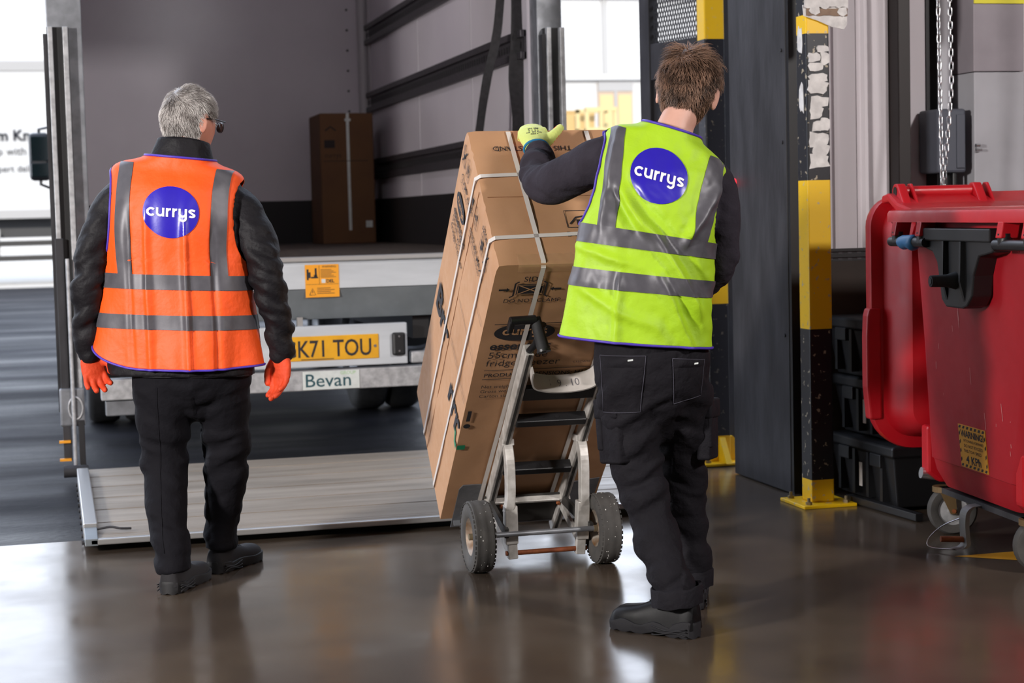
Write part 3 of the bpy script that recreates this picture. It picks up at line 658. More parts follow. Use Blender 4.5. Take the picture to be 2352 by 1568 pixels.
cface((0, CD, 0), (0, -CD, 0), (0, 0, CL), 31, 61); cface((CW, 0, 0), (0, CD, 0), (0, 0, CL), 31, 61)
cface((0, 0, CL), (CW, 0, 0), (0, CD, 0), 19, 31); cface((0, CD, 0), (CW, 0, 0), (0, -CD, 0), 19, 31)
body = g.build('carton_body', 'carton', ct, smooth=True, auto=50)
bm = bmesh.new(); bm.from_mesh(body.data); bmesh.ops.remove_doubles(bm, verts=bm.verts, dist=.0008); bmesh.ops.recalc_face_normals(bm, faces=bm.faces); bm.to_mesh(body.data); bm.free(); body.data.set_sharp_from_angle(angle=math.radians(50))
# plastic straps: two round the width, two over the length
def cstrap(pts, side, w=.016):
    gg = G(CM); v = []
    for p in pts:
        p = Vector(p); s = Vector(side) * w / 2; c = Vector((CW / 2, CD / 2, CL / 2)); v.append((p - s, p + s))
    n = len(v)
    for i in range(n):
        a, b = v[i], v[(i + 1) % n]; m = (Vector(pts[i]) + Vector(pts[(i + 1) % n])) / 2 - Vector((CW / 2, CD / 2, CL / 2))
        gg.add([a[0], a[1], b[1], b[0]], [(0, 1, 2, 3)])
    return gg.build('strap', 'strap_white', ct)
o_ = .0062
for n_, nb in ((.395, .40), (.115, .15)):
    cstrap([(-o_, n_, CL - .01), (.012, n_, CL + o_), (CW - .01, n_ + .02, CL + o_), (CW + o_, n_, CL - .01), (CW + o_, nb, .01), (CW - .01, nb, -o_), (.01, nb, -o_), (-o_, nb, .01)], (0, 1, 0))
for w_ in (.153, .43):
    cstrap([(w_, -o_, CL - .01), (w_, .01, CL + o_), (w_ - .01, CD - .01, CL + o_), (w_ - .01, CD + o_, CL - .01), (w_, CD + o_, .01), (w_ - .02, CD - .01, -o_), (w_ - .02, .01, -o_), (w_ - .02, -o_, .01)], (1, 0, 0))
# clear tape with wrinkles on the top front edge, flap seam across the top
gg = G(CM); gg.grid(lambda u, v: (.07 + u * .44, -.0048 if v < .5 else (v - .5) * .09, CL - .03 * (1 - 2 * v) if v < .5 else CL + .0018 + .0012 * math.sin(u * 60 + v * 9)), 40, 7); gg.build('clear_tape', 'tape_film', ct, smooth=True)
gg = G(CM); gg.box(.02, CW - .01, .300, .3025, CL, CL + .0015); gg.build('flap_seam', 'carton_edge', ct)
gg = G(CM); gg.box(-.0015, 0, .335, .3375, .0, CL - .01); gg.build('flap_seam', 'carton_edge', ct)
# printing on the face towards us (x right, y up the box)
def face_print(fn, ink='ink', frame='near', name='printed_mark'):
    V = []; Fa = []
    class Q:
        def rect(s, x0, x1, y0, y1):
            o = len(V); V.extend([(x0, y0), (x1, y0), (x1, y1), (x0, y1)]); Fa.append((o, o + 1, o + 2, o + 3))
        def line(s, pts, w):
            v, f = strip2d(pts, w); o = len(V); V.extend(v); Fa.extend(tuple(i + o for i in q) for q in f)
        def poly(s, pts):
            o = len(V); V.extend(pts); Fa.append(tuple(range(o, o + len(pts))))
        def text(s, t, size, x, y, **k):
            rot = k.pop('rot', 0); v, f = text_geo(t, size, **k); o = len(V)
            c_, s_ = math.cos(rot), math.sin(rot); V.extend([(x + a * c_ - b * s_, y + a * s_ + b * c_) for a, b in v]); Fa.extend(tuple(i + o for i in q) for q in f)
        def word(s, x, y, h):
            v, f, wd = logo_word(); o = len(V); V.extend([(x + a * h, y + b * h) for a, b in v]); Fa.extend(tuple(i + o for i in q) for q in f)
    fn(Q()); d = .0022 if ink == 'cream_ink' else .0014
    mp = {'near': lambda x, y: (x, -d - .003, y), 'left': lambda x, y: (-d - .003, x, y), 'top': lambda x, y: (x, y, CL + d + .0025)}[frame]
    gg = G(CM); gg.add([mp(*p) for p in V], Fa); return gg.build(name, ink, ct)
def pictobox(q, x, y, w, h, kind):
    t_ = .003; q.line([(x, y), (x + w, y), (x + w, y + h), (x, y + h), (x, y)], t_)
    cx, cy = x + w / 2, y + h / 2
    if kind == 'x': q.line([(x, y), (x + w, y + h)], .005); q.line([(x + w, y), (x, y + h)], .005); q.poly(arc(cx, cy, w * .22, 0, 360, 12)[:-1])
    if kind == 'up':
        for s in (-1, 1): q.rect(cx + s * w * .2 - .003, cx + s * w * .2 + .003, y + h * .2, y + h * .6); q.poly([(cx + s * w * .2 - w * .13, y + h * .58), (cx + s * w * .2 + w * .13, y + h * .58), (cx + s * w * .2, y + h * .85)])
    if kind == 'glass': q.poly([(cx - w * .2, y + h * .85), (cx - w * .14, y + h * .5), (cx + w * .14, y + h * .5), (cx + w * .2, y + h * .85)]); q.rect(cx - .003, cx + .003, y + h * .2, y + h * .5); q.rect(cx - w * .16, cx + w * .16, y + h * .15, y + h * .22)
    if kind == 'umb': q.poly(arc(cx, cy, w * .32, 0, 180, 10)); q.line([(cx, cy), (cx, y + h * .15), (cx + w * .15, y + h * .15)], .005)
    if kind == 'stack': q.rect(cx - w * .25, cx + w * .25, y + h * .15, y + h * .42); q.rect(cx - w * .25, cx + w * .25, y + h * .5, y + h * .72); q.line([(x + w * .2, y + h * .9), (x + w * .8, y + h * .1)], .005)
def near_marks(q):
    q.text('SIDE', .034, .098, 1.365)
    q.rect(.082, .172, 1.300, 1.352)
    for s in (0, 1):
        x = .062 if s == 0 else .192; k = 1 if s == 0 else -1
        q.line([(x, 1.288), (x + .012 * k, 1.296), (x + .012 * k, 1.356), (x + .024 * k, 1.364)], .006)
        q.rect(min(x - .04 * k, x - .012 * k), max(x - .04 * k, x - .012 * k), 1.322, 1.330); q.poly([(x - .014 * k, 1.336), (x - .014 * k, 1.316), (x - .002 * k, 1.326)] if k > 0 else [(x + .014, 1.316), (x + .014, 1.336), (x + .002, 1.326)])
    q.text('DO NOT CLAMP', .026, .045, 1.262)
def near_product(q):
    q.rect(.035, .56, 1.150, 1.153); q.rect(.035, .56, .905, .908); q.rect(.035, .56, .856, .859)
    q.poly([(.145 + .105 * math.copysign(abs(math.cos(a)) ** .75, math.cos(a)), 1.107 + .043 * math.sin(a)) for a in [2 * pi * k / 40 for k in range(40)]])
    q.text('essentials', .056, .036, 1.018, bold=.025); q.text('55cm wide', .048, .036, .972, bold=-.004); q.text('fridge freezer', .048, .036, .930, bold=-.004); q.text('C55CW18', .014, .345, .932)
    q.text('PRODUCT DIMENSIONS: H136 x W55 x D58', .0285, .038, .870, bold=.008)
def near_weights(q):
    for t_, y in (('Net weight', .808), ('Gross weight', .782), ('Carton size', .755)): q.text(t_, .024, .038, y)
def near_bang(q):
    q.rect(.012, .026, .62, .68); q.poly(arc(.019, .592, .013, 0, 360, 16)[:-1])
for fn_ in (near_marks, near_product, near_weights, near_bang): face_print(fn_)
face_print(lambda q: q.word(.145, 1.095, .030), 'cream_ink')
def near_cross(q):
    q.line([(.084, 1.303), (.170, 1.349)], .0035); q.line([(.170, 1.303), (.084, 1.349)], .0035); q.line([(.086, 1.304), (.168, 1.304), (.168, 1.348), (.086, 1.348), (.086, 1.304)], .0018)
face_print(near_cross, 'cream_ink')
face_print(lambda q: q.rect(0, .030, .452, .478), 'green_tape', name='green_tape')
# printing on the left side (x runs from the far edge to the near edge)
def L2(fn, ink='ink', name='printed_mark'):
    class R:
        def __init__(s, q): s.q = q
        def __getattr__(s, k): return getattr(s.q, k)
    V = []
    o = face_print(fn, ink, 'left', name)
    return o
def left_marks(q):
    # local x counts from the far edge; mirrored afterwards
    row = ['x', 'up', 'glass', 'umb', 'stack', 'x']
    for k, kd in enumerate(('x', 'up')): pictobox(q, .03 + k * .07, 1.335 - k * .0, .045, .075, kd)
    for k, kd in enumerate(('glass', 'umb', 'stack', 'x')): pictobox(q, .22 + k * .068 + (.05 if k > 1 else 0), 1.30, .045, .075, kd)
    q.text('CLAMP AREA', .032, .06, 1.285, bold=.01); q.text('DO NOT CLAMP HERE', .016, .06, 1.262)
    q.text('ENSURE MAX. 2', .034, .27, 1.235, bold=.01); q.text('HIGH WHEN STACKED', .018, .27, 1.21)
    q.text('FRONT', .03, .40, 1.385, bold=.02)
    q.poly([(.05 + .07 + .07 * math.copysign(abs(math.cos(a)) ** .75, math.cos(a)), 1.19 + .036 * math.sin(a)) for a in [2 * pi * k / 40 for k in range(40)]])
    q.text('essentials', .05, .045, 1.10, bold=.025); q.text('55cm wide', .04, .045, 1.06); q.text('fridge freezer', .04, .045, 1.02)
    q.text('Brr', .17, .035, .60, bold=.03); q.text('rrr', .17, .40, .50, bold=.03)
    for x, y0, y1 in ((.18, 1.0, 1.0), ): pass
    q.rect(.31, .60, .925, .927); q.rect(.31, .60, .70, .702); q.rect(.31, .60, .715, .717); q.rect(.02, .30, .72, .722); q.rect(.50, .60, 1.12, 1.122)
o = L2(left_marks); o2 = L2(lambda q: q.word(.12, 1.180, .021), 'cream_ink')
# mirror the strip so that x=0 is the far edge
inv = world_of(ct).inverted(); Mloc = inv @ CM; Mi = Mloc.inverted()
for oo in (o, o2):
    for vtx in oo.data.vertices:
        p = Mi @ vtx.co; p.y = CD - p.y; vtx.co = Mloc @ p
    oo.data.flip_normals()
face_print(lambda q: q.poly([(.0, .452), (.0, .478), (.022, .478), (.03, .51), (.055, .52), (.03, .46)]), 'green_tape', 'left', 'green_tape')
def top_marks(q):
    q.text('THIS WAY / STAND', .032, .355, .535, rot=pi, align='LEFT')
def top_pict(q):
    pictobox(q, .265, .155, .11, .075, 'n'); q.line([(.275, .17), (.30, .20), (.325, .205), (.36, .205)], .005); q.rect(.30, .36, .165, .19)
    q.text('DO NOT STAND', .03, .255, .115)
face_print(top_marks, frame='top'); face_print(top_pict, frame='top')
# ------------------------------------------------------------ hand truck under the carton
mat('alu_bar', 'c9c5c0', .4, .25, var=(25, 'a9a49e'), rvar=(20, .3, .5)); mat('bar_groove', '3a3836', .6, .3); mat('cup_white', 'b9b3ae', .45, var=(12, 'a8a29c')); mat('rust', '7a3d22', .7, .3, var=(30, '9a5a33')); mat('pencil', '5d5a60', .8)
mat('tyre_worn', '3a3836', .8, var=(14, '4a4744'), bump=(90, .25, .003)); mat('speck', 'c9c7c2', .7); mat('rim_rusty', '9a9186', .5, .4, var=(25, '7a5a3c'))
ht = thing('hand_truck', 'aluminium hand truck with pneumatic tyres under the tipped carton', 'hand truck', (1.665, 6.11, 0))
fr = lambda w, off, l: C0 + ew * w - en * off + el * l
WC = .306
for s in (-1, 1):
    w = WC + s * .142
    b = G().obox(fr(w, .034, .50), ew * .015, en * .024, el * .55).build('side_rail', 'alu_bar', ht, bevel=.003)
    G().obox(fr(w, .0585, .50), ew * .005, en * .001, el * .55).build('rail_groove', 'bar_groove', b)
    g = G(); g.tube([fr(w - s * .0, .04, 1.05), fr(w - s * .012, .05, 1.10), fr(w - s * .02, .05, 1.20)], .012, 10); hb = g.build('handle_stem', 'black_plastic', ht, smooth=True, auto=40)
    g = G(); g.tube([fr(w + s * .005, .03, 1.21), fr(w - s * .012, .13, 1.165)], [.018, .0215], 16); hg = g.build('hand_grip', 'black_rubber', ht, smooth=True, auto=40)
    g = G(); a = fr(w - s * .012, .13, 1.165); d_ = (fr(w - s * .012, .13, 1.165) - fr(w + s * .005, .03, 1.21)).normalized(); g.cyl(a, a + d_ * .008, .024, 18); g.cyl(a, a + d_ * .0095, .007, 10); g.build('grip_cap', 'black_plastic', hg, smooth=True, auto=40)
    g = G(); g.tube([fr(w + s * .008, .04, 1.215), fr(w + s * .095, .05, 1.222)], .015, 12); g.build('knuckle_guard', 'black_plastic', ht, smooth=True, auto=40)
    G().obox(fr(w + s * .09, .05, 1.20), ew * .009, en * .014, el * .028).build('guard_end', 'black_plastic', ht, bevel=.004)
    # curved arm carrying the wheel, near vertical
    X = fr(w, 0, .5).x - s * .004
    yk = 6.165
    path = crom([(X, 6.185, .455), (X, 6.155, .43), (X, 6.135, .36), (X, 6.14, .25), (X + s * .006, 6.155, .20)], 5)
    R = [[Vector(p) + Vector((a, c, 0)) for a, c in ((-.016, -.02), (.016, -.02), (.016, .02), (-.016, .02))] for p in path]
    am = G().rings(R).build('wheel_arm', 'alu_bar', ht, bevel=.003)
    G().box(X - .022, X + .022, 6.145, 6.20, .44, .465).build('arm_clamp', 'alu_bar', am, bevel=.003)
    G().bar((X - s * .002, 6.15, .225), (X - s * .006, 6.165, .085), .04, .046).build('arm_sleeve', 'alu_bar', am, bevel=.003)
    G().bar((X - s * .008, 6.165, .10), (X - s * .012, 6.17, .028), .03, .035).build('arm_foot', 'alu_bar', am, bevel=.003)
    G().bar((X, 6.17, .05), (X + s * .0, 6.45, .17), .012, .03).build('foot_brace', 'alu_bar', am)
    G().bar((X + s * .02, 6.12, .128), (X + s * .0, 6.47, .20), .014, .034).build('axle_bracket', 'bar_groove', am)
    # wing plate against the carton
    x0, x1 = (.045, w - .018) if s < 0 else (w + .018, .585)
    g = G(); g.M = CM; g.prism([(x0, -.05), (x1, -.05), (x1, .225), (x0 + (.0 if s > 0 else .012), .225 - (.02 if s > 0 else 0)), (x0, .20)], (0, -.006, 0), (1, 0, 0), (0, 0, 1), (0, .003, 0)); g.build('wing_plate', 'galv', ht)
    # wheel
    cx = 1.43 if s < 0 else 1.893; wr = .128; wd = .078
    pr = [(wr * .50, -wd * .32), (wr * .58, -wd * .46), (wr * .80, -wd * .5), (wr * .93, -wd * .45)]
    for k in range(9):
        h_ = -.40 + .8 * k / 8; pr += [(wr * (1.0 - .05 * abs(h_) ** 1.5 - (.018 if k in (2, 6) else 0)), wd * h_)]
    pr += [(wr * .93, wd * .45), (wr * .80, wd * .5), (wr * .58, wd * .46), (wr * .50, wd * .32)]
    g = G(); g.lathe(pr, (cx, 6.11, wr), (1, 0, 0), 56); ty = g.build('tyre', 'tyre_worn', ht, smooth=True, auto=50)
    # shallow side lugs
    lg = G()
    for k in range(40):
        a = 2 * pi * k / 40
        for q in (-1, 1):
            r_ = wr * .944; c = Vector((cx + q * wd * .45, 6.11 + r_ * math.cos(a), wr + r_ * math.sin(a))); tg = Vector((0, -math.sin(a), math.cos(a))); rd = Vector((0, math.cos(a), math.sin(a)))
            lg.obox(c, Vector((.0035, 0, 0)), tg * .0058, rd * .0012)
    lg.build('tread_lugs', 'tyre_worn', ty)['kind'] = 'stuff'
    sk_ = G(); rs = random.Random(5 + s)
    for k in range(40):
        a = rs.uniform(0, 2 * pi); h_ = rs.uniform(-.3, .3); z = .0006 + .0012 * rs.random() ** 2; rd = Vector((0, math.cos(a), math.sin(a))); tg = Vector((0, -math.sin(a), math.cos(a)))
        sk_.obox(Vector((cx + h_ * wd, 6.11, wr)) + rd * (wr * (1 - .05 * abs(h_) ** 1.5) - .0002), Vector((z, 0, 0)), tg * z * 1.3, rd * .0008)
    sk_.build('grit_specks', 'speck', ty)['kind'] = 'stuff'
    g = G(); g.lathe([(0, -.020), (.014, -.020), (.016, -.014), (.03, -.012), (.045, -.006), (wr * .44, -.018), (wr * .52, -.03), (wr * .53, -.026), (wr * .53, .026), (wr * .5, .03), (.03, .012), (0, .012)], (cx, 6.11, wr), (1, 0, 0), 32); g.build('wheel_rim', 'rim_rusty', ht, smooth=True, auto=40)
    g = G(); g.cyl((cx - .034, 6.11, wr), (cx + .034, 6.11, wr), .012, 12); g.build('axle_nut', 'bolt_steel', ht)
XA, XB = fr(WC - .142, 0, .5).x, fr(WC + .142, 0, .5).x
g = G(); g.cyl((1.40, 6.11, .128), (1.92, 6.11, .128), .0095, 14); g.build('axle', 'galv', ht, smooth=True, auto=40)
g = G(); g.cyl((XA - .01, 6.168, .048), (XB + .01, 6.168, .048), .009, 14); g.build('stair_rod', 'rust', ht, smooth=True, auto=40)
for l_, hh in ((.825, .032), (.665, .016), (.372, .016)):
    c = G().obox(fr(WC, .045, l_), ew * .128, en * (.012 if hh > .02 else .02), el * hh).build('crossbar', 'black_plastic', ht, bevel=.004)
    if hh < .02:
        hl = [(-.10, .006), (-.03, .004), (.02, .009), (.07, .004)]
        for a, r_ in hl:
            g = G(); ctr = fr(WC + a, .045, l_ + hh + .0004); g.cyl(ctr, ctr + el * .0008, r_, 12); g.build('bolt_hole', 'black_channel', c)
# foot plate assembly
G().obox(fr(WC, .03, .09), ew * .165, en * .004, el * .085).build('foot_panel', 'bar_groove', ht)
G().obox(fr(WC, .045, .165), ew * .165, en * .012, el * .006).build('foot_angle', 'alu_bar', ht, bevel=.002)
for a in (-.1, .12):
    g = G(); p = fr(WC + a, .052, .15); g.cyl(p, p - en * .012, .008, 6); g.build('foot_bolt', 'rust', ht)
G().obox(C0 + ew * .30 + en * .10 - el * .008, ew * .25, en * .13, el * .003).build('toe_plate', 'galv', ht)
# white curved back rest between the rails
pts = crom([(WC - .125, .985), (WC - .122, .94), (WC - .105, .90), (WC - .06, .880), (WC, .874), (WC + .06, .880), (WC + .105, .90), (WC + .122, .94), (WC + .125, .985)], 5)
R = []
for i, (w, l_) in enumerate(pts):
    p = np.array(pts[min(i + 1, len(pts) - 1)]) - np.array(pts[max(i - 1, 0)]); p = p / np.linalg.norm(p); nn = np.array([-p[1], p[0]]) * .003
    R.append([fr(w + nn[0], .012, l_ + nn[1]), fr(w + nn[0], .088, l_ + nn[1]), fr(w - nn[0], .088, l_ - nn[1]), fr(w - nn[0], .012, l_ - nn[1])])
cup = G().rings(R).build('back_rest', 'cup_white', ht, smooth=True, auto=40)
g = G(); v, f = text_geo('2  5  9 . 10', .035, bold=-.01); g.add([fr(WC - .09 + x, .065 - y * 1.3, .8785 + .11 * ((x - .08) ** 2) * 10) for x, y in v], f); g.build('pencil_marks', 'pencil', cup)
# ------------------------------------------------------------ red wheeled bin
mat('bin_red', 'b5101c', .38, var=(2.2, 'a40e1a'), bump=(60, .05, .003), rvar=(12, .3, .48)); mat('bin_red_shaded', '96111d', .5, var=(3, 'a21320'), rvar=(8, .42, .6)); mat('scratch', 'c98a86', .7); mat('blue_tape', '2f6f9f', .45); mat('fork_brown', '6b5536', .6, .3); mat('grey_bar', '7f7d7a', .5, .4); mat('floor_yellow', 'c98d12', .6); mat('sticker_ochre', 'c58a24', .55)  # body red is the lid red darkened, its shade put into the colour
BA = Vector((3.234, 6.156, 0)); e1 = Vector((-.099, -.995, 0)).normalized(); e2 = Vector((.995, -.099, 0)).normalized()
BM = Matrix.Identity(4)
for i in range(3): BM[i][0], BM[i][1], BM[i][2], BM[i][3] = e2[i], -e1[i], (0, 0, 1)[i], BA[i]
bn = thing('wheeled_bin', 'large red four-wheeled waste bin with its lid flung open, at right', 'waste bin', tuple(BA))
B = lambda: G(BM)
def rrect(x0, x1, s0, s1, z, r, n=5):
    out = []
    for cx, cs, a0 in ((x1 - r, -s1 + r, -90), (x1 - r, -s0 - r, 0), (x0 + r, -s0 - r, 90), (x0 + r, -s1 + r, 180)):
        for k in range(n + 1):
            a = math.radians(a0 + 90 * k / n); out.append((cx + r * math.cos(a), cs + r * math.sin(a), z))
    return out
R = [rrect(.06, 1.16, .08, .70, .185, .06), rrect(.02, 1.20, .02, .76, .20, .08), rrect(-.005, 1.225, -.025, .80, .26, .09), rrect(-.012, 1.232, -.035, .82, .302, .09), rrect(-.02, 1.24, -.035, .825, .306, .09), rrect(-.06, 1.28, .01, 1.0, .75, .08), rrect(-.10, 1.32, .055, 1.17, 1.15, .06), rrect(-.105, 1.325, .055, 1.19, 1.22, .06)]
b_ = B().rings(R).build('bin_body', 'bin_red_shaded', bn, smooth=True, auto=35)
# inner walls so that the open top is hollow
R = [rrect(-.09, 1.31, .07, 1.17, 1.221, .05), rrect(-.03, 1.25, .04, 1.0, .75, .05), rrect(.02, 1.19, .02, .78, .32, .05)]
# rim: outward flange, downturned lip, ribs beneath
R = [rrect(-.105, 1.325, .055, 1.19, 1.20, .06), rrect(-.175, 1.39, -.02, 1.25, 1.205, .05), rrect(-.18, 1.395, -.025, 1.255, 1.20, .05), rrect(-.18, 1.395, -.025, 1.255, 1.232, .05), rrect(-.175, 1.39, -.02, 1.25, 1.242, .05), rrect(-.10, 1.32, .06, 1.18, 1.250, .06), rrect(-.09, 1.31, .07, 1.17, 1.20, .05)]
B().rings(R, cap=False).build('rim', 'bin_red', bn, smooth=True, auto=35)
for s in (.02, .30, .97, 1.20):
    g = B(); g.prism([(-.17, 1.205), (-.105, 1.205), (-.095, 1.10), (-.12, 1.15)], (0, -s - .006, 0), (1, 0, 0), (0, 0, 1), (0, .012, 0)); g.build('rim_rib', 'bin_red', bn)
# handle bars under the rim with red lugs
for i, (s0, s1) in enumerate(((.06, .36), (.99, 1.24))):
    for s in (s0 + .03, s1 - .03):
        g = B(); g.prism([(-.18, 1.205), (-.12, 1.205), (-.13, 1.15), (-.19, 1.15)], (0, -s - .022, 0), (1, 0, 0), (0, 0, 1), (0, .044, 0)); g.build('handle_lug', 'bin_red', bn, bevel=.004)
        g = B(); g.cyl((-.165, -s, 1.165), (-.165, -s, 1.125), .024, 14); g.build('handle_socket', 'black_plastic', bn, smooth=True, auto=40)
    g = B(); g.cyl((-.17, -s0 + .03, 1.128), (-.17, -s1 - .01, 1.128), .018, 16); hb = g.build('handle_bar', 'black_plastic', bn, smooth=True, auto=40)
    if i == 0:
        g = B(); g.tube([(-.17, -.13, 1.128), (-.17, -.16, 1.126), (-.17, -.2, 1.13), (-.17, -.245, 1.126), (-.17, -.27, 1.128)], [.021, .027, .024, .03, .021], 14); g.build('blue_tape', 'blue_tape', bn, smooth=True)
# black trunnion bracket with pin
tp = [(.34, 1.172), (.91, 1.172), (.91, 1.10), (.80, 1.085), (.755, 1.02), (.74, .95), (.70, .915), (.66, .905), (.52, .905), (.48, .93), (.46, 1.0), (.44, 1.06), (.40, 1.095), (.34, 1.105)]
g = B(); g.prism([(-a, b) for a, b in tp], (-.16, 0, 0), (0, 1, 0), (0, 0, 1), (.075, 0, 0)); tb = g.build('trunnion_bracket', 'black_plastic', bn, bevel=.006)
g = B(); g.prism([(-a, b) for a, b in ((.33, 1.18), (.92, 1.18), (.92, 1.135), (.33, 1.135))], (-.175, 0, 0), (0, 1, 0), (0, 0, 1), (.06, 0, 0)); g.build('bracket_head', 'black_plastic', tb, bevel=.005)
for s in (.53, .68):
    g = B(); g.prism([(-.175, 1.135), (-.16, 1.135), (-.155, .94), (-.16, .93), (-.178, 1.0)], (0, -s - .008, 0), (1, 0, 0), (0, 0, 1), (0, .016, 0)); g.build('bracket_rib', 'black_plastic', tb)
g = B(); g.tube([(-.15, -.605, 1.0), (-.19, -.605, 1.0), (-.25, -.605, 1.0)], [.034, .022, .020], 18); g.build('trunnion_pin', 'black_rubber', tb, smooth=True, auto=40)
g = B(); g.cyl((-.25, -.605, 1.0), (-.252, -.605, 1.0), .012, 14); g.build('pin_bore', 'black_channel', tb)
# warning sticker
def fx(z): return -.02 - .04 * (z - .306) / .444
sx = lambda s, z, o=0: (fx(z) - .0025 - o, -s, z)
g = B(); g.add([sx(.325, .312), sx(.56, .312), sx(.56, .468), sx(.325, .468), (fx(.312), -.325, .312), (fx(.312), -.56, .312), (fx(.468), -.56, .468), (fx(.468), -.325, .468)], [(0, 1, 2, 3), (0, 4, 5, 1), (1, 5, 6, 2), (2, 6, 7, 3), (3, 7, 4, 0)])
sk1 = g.build('warning_sticker', 'sticker_ochre', bn)
g = B()
def stext(t_, size, s, z, **k):
    v, f = text_geo(t_, size, **k); g.add([sx(s + a, z + b, .0008) for a, b in v], f)
stext('WARNING!', .034, .345, .425, bold=.03, sx=1.15); stext('IF TOWING FORWARD', .014, .365, .407, sx=1.2); stext('DO NOT EXCEED', .016, .365, .388, sx=1.3); stext('THIS TOW SPEED', .016, .36, .369, sx=1.25); stext('4 KPh', .04, .375, .330, bold=.02, sx=1.35)
for k in range(7):
    for z in (.315, .455):
        s_ = .328 + k * .034; g.add([sx(s_, z, .0008), sx(s_ + .016, z, .0008), sx(s_ + .024, z + .010, .0008), sx(s_ + .008, z + .010, .0008)], [(0, 1, 2, 3)])
for k in range(4):
    z = .33 + k * .032
    for s_ in (.328, .548): g.add([sx(s_, z, .0008), sx(s_ + .010, z + .008, .0008), sx(s_ + .010, z + .02, .0008), sx(s_, z + .012, .0008)], [(0, 1, 2, 3)])
g.build('sticker_print', 'ink', sk1)
# light scratches
g = B(); rs = random.Random(9)
for k in range(14):
    s, z = rs.uniform(.15, .85), rs.uniform(.4, 1.0); h_ = rs.uniform(.004, .03) if k % 3 else .06; a = rs.uniform(-.003, .003)
    xx = -.02 - .04 * (z - .306) / .444 if z < .75 else -.06 - .04 * (z - .75) / .4
    g.add([(xx - .0015, -s, z), (xx - .0015, -s - .003, z), (xx - .0015 - .09 * h_, -s - .003 + a, z + h_), (xx - .0015 - .09 * h_, -s + a, z + h_)], [(0, 1, 2, 3)])
g.build('scratches', 'scratch', bn)['kind'] = 'stuff'
# lid hanging open at the back: flange, dome and grip ledge
def lidring(s, ins, top=1.30):
    x0, x1, z0, z1 = -.135 + ins, 1.36 - ins, .30 + ins, top - ins * .5; r = max(.02, .17 - ins); out = []
    for cx, cz, a0, rr in ((x1 - r, z0 + r, -90, r), (x1 - .12, z1 - .12, 0, .12), (x0 + .12, z1 - .12, 90, .12), (x0 + r, z0 + r, 180, r)):
        for k in range(9):
            a = math.radians(a0 + 90 * k / 8); out.append((cx + rr * math.cos(a), -s, cz + rr * math.sin(a)))
    return out
R = [lidring(s, i) for s, i in ((-.335, .02), (-.345, .0), (-.30, -.004), (-.285, .0), (-.28, .045), (-.25, .055), (-.15, .075), (-.11, .10), (-.095, .16), (-.085, .3))]
ld = B().rings(R).build('lid', 'bin_red', bn, smooth=True, auto=40)
g = B(); g.rings([[(x, y, z) for x, y, z in ((-.15 - q * .004, .27, a), (-.15 - q * .004, .33, a), (-.10, .33, a), (-.10, .27, a))] for q, a in ((0, .86), (2, .83), (3, .75), (3, .55), (0, .42))]); g.build('grip_ledge', 'bin_red', ld, bevel=.008)
# top flap of the lid between rim and hinge
g = B(); g.prism([(-.06, 1.245), (.10, 1.27), (.20, 1.31), (.26, 1.30), (.26, 1.27), (.19, 1.275), (.10, 1.235), (-.06, 1.215)], (-.10, 0, 0), (0, 1, 0), (0, 0, 1), (1.42, 0, 0)); g.build('lid_apron', 'bin_red', ld, bevel=.008)
# hinge lugs and tube
for x in (-.07, .24, .62, .92):
    for dx, th in ((0, .035), (.055, .010)):
        g = B(); g.prism([(.06, 1.22), (.19, 1.22), (.225, 1.30), (.225, 1.325), (.205, 1.345), (.17, 1.345), (.15, 1.325)], (x + dx, 0, 0), (0, 1, 0), (0, 0, 1), (th, 0, 0)); g.build('hinge_lug', 'bin_red', bn, bevel=.006)
for x0, x1 in ((-.05, .28), (.64, .96)):
    g = B(); g.cyl((x0, .188, 1.315), (x1, .188, 1.315), .021, 16); g.build('hinge_tube', 'bin_red', bn, smooth=True, auto=40)
g = B(); g.cyl((-.072, .188, 1.315), (-.068, .188, 1.315), .019, 16); g.build('hinge_cap', 'black_plastic', bn)
# side buttresses at the lower corners
for s in (-.04, .80):
    g = B(); g.prism([(-.02, .42), (-.02, .24), (.03, .20), (.12, .20), (.12, .42)], (0, -s - .035, 0), (1, 0, 0), (0, 0, 1), (0, .07, 0)); g.build('corner_buttress', 'bin_red', bn, bevel=.012)
g = B(); g.box(.02, 1.18, -.78, .0, .165, .186); g.build('chassis_plate', 'steel_dark', bn)
# castors
ax = Vector((-.30, -.95, 0)).normalized()
for s, x in ((0.0, .075), (.764, .075), (0.0, 1.12), (.764, 1.12)):
    c = BM @ Vector((x, -s, .0)); c.z = .094
    g = G(); g.lathe([(.056, -.018), (.066, -.024), (.086, -.023), (.094, -.012), (.094, .012), (.086, .023), (.066, .024), (.056, .018)], c, ax, 36); w_ = g.build('castor_tyre', 'tyre_worn', bn, smooth=True, auto=45)
    g = G(); g.lathe([(0, .024), (.016, .024), (.02, .012), (.05, .010), (.058, .018), (.06, -.018), (.05, -.010), (.02, -.012), (0, -.02)], c, ax, 30); g.build('castor_hub', 'galv_mottled', w_, smooth=True, auto=40)
    sd = Vector((ax.y, -ax.x, 0))
    for q in (-1, 1):
        g = G(); o_ = c + ax * q * .03; g.prism([(-.012, -.012), (.012, -.012), (.06, .09), (-.005, .09)], o_, sd, (0, 0, 1), ax * .004); g.build('castor_fork', 'fork_brown', bn)
    g = G(); g.cyl((c.x + sd.x * .03, c.y + sd.y * .03, .165), (c.x + sd.x * .03, c.y + sd.y * .03, .186), .045, 18); g.build('castor_plate', 'fork_brown', bn)
    g = G(); g.cyl(c - ax * .04, c + ax * .04, .008, 10); g.build('castor_axle', 'rust', bn)
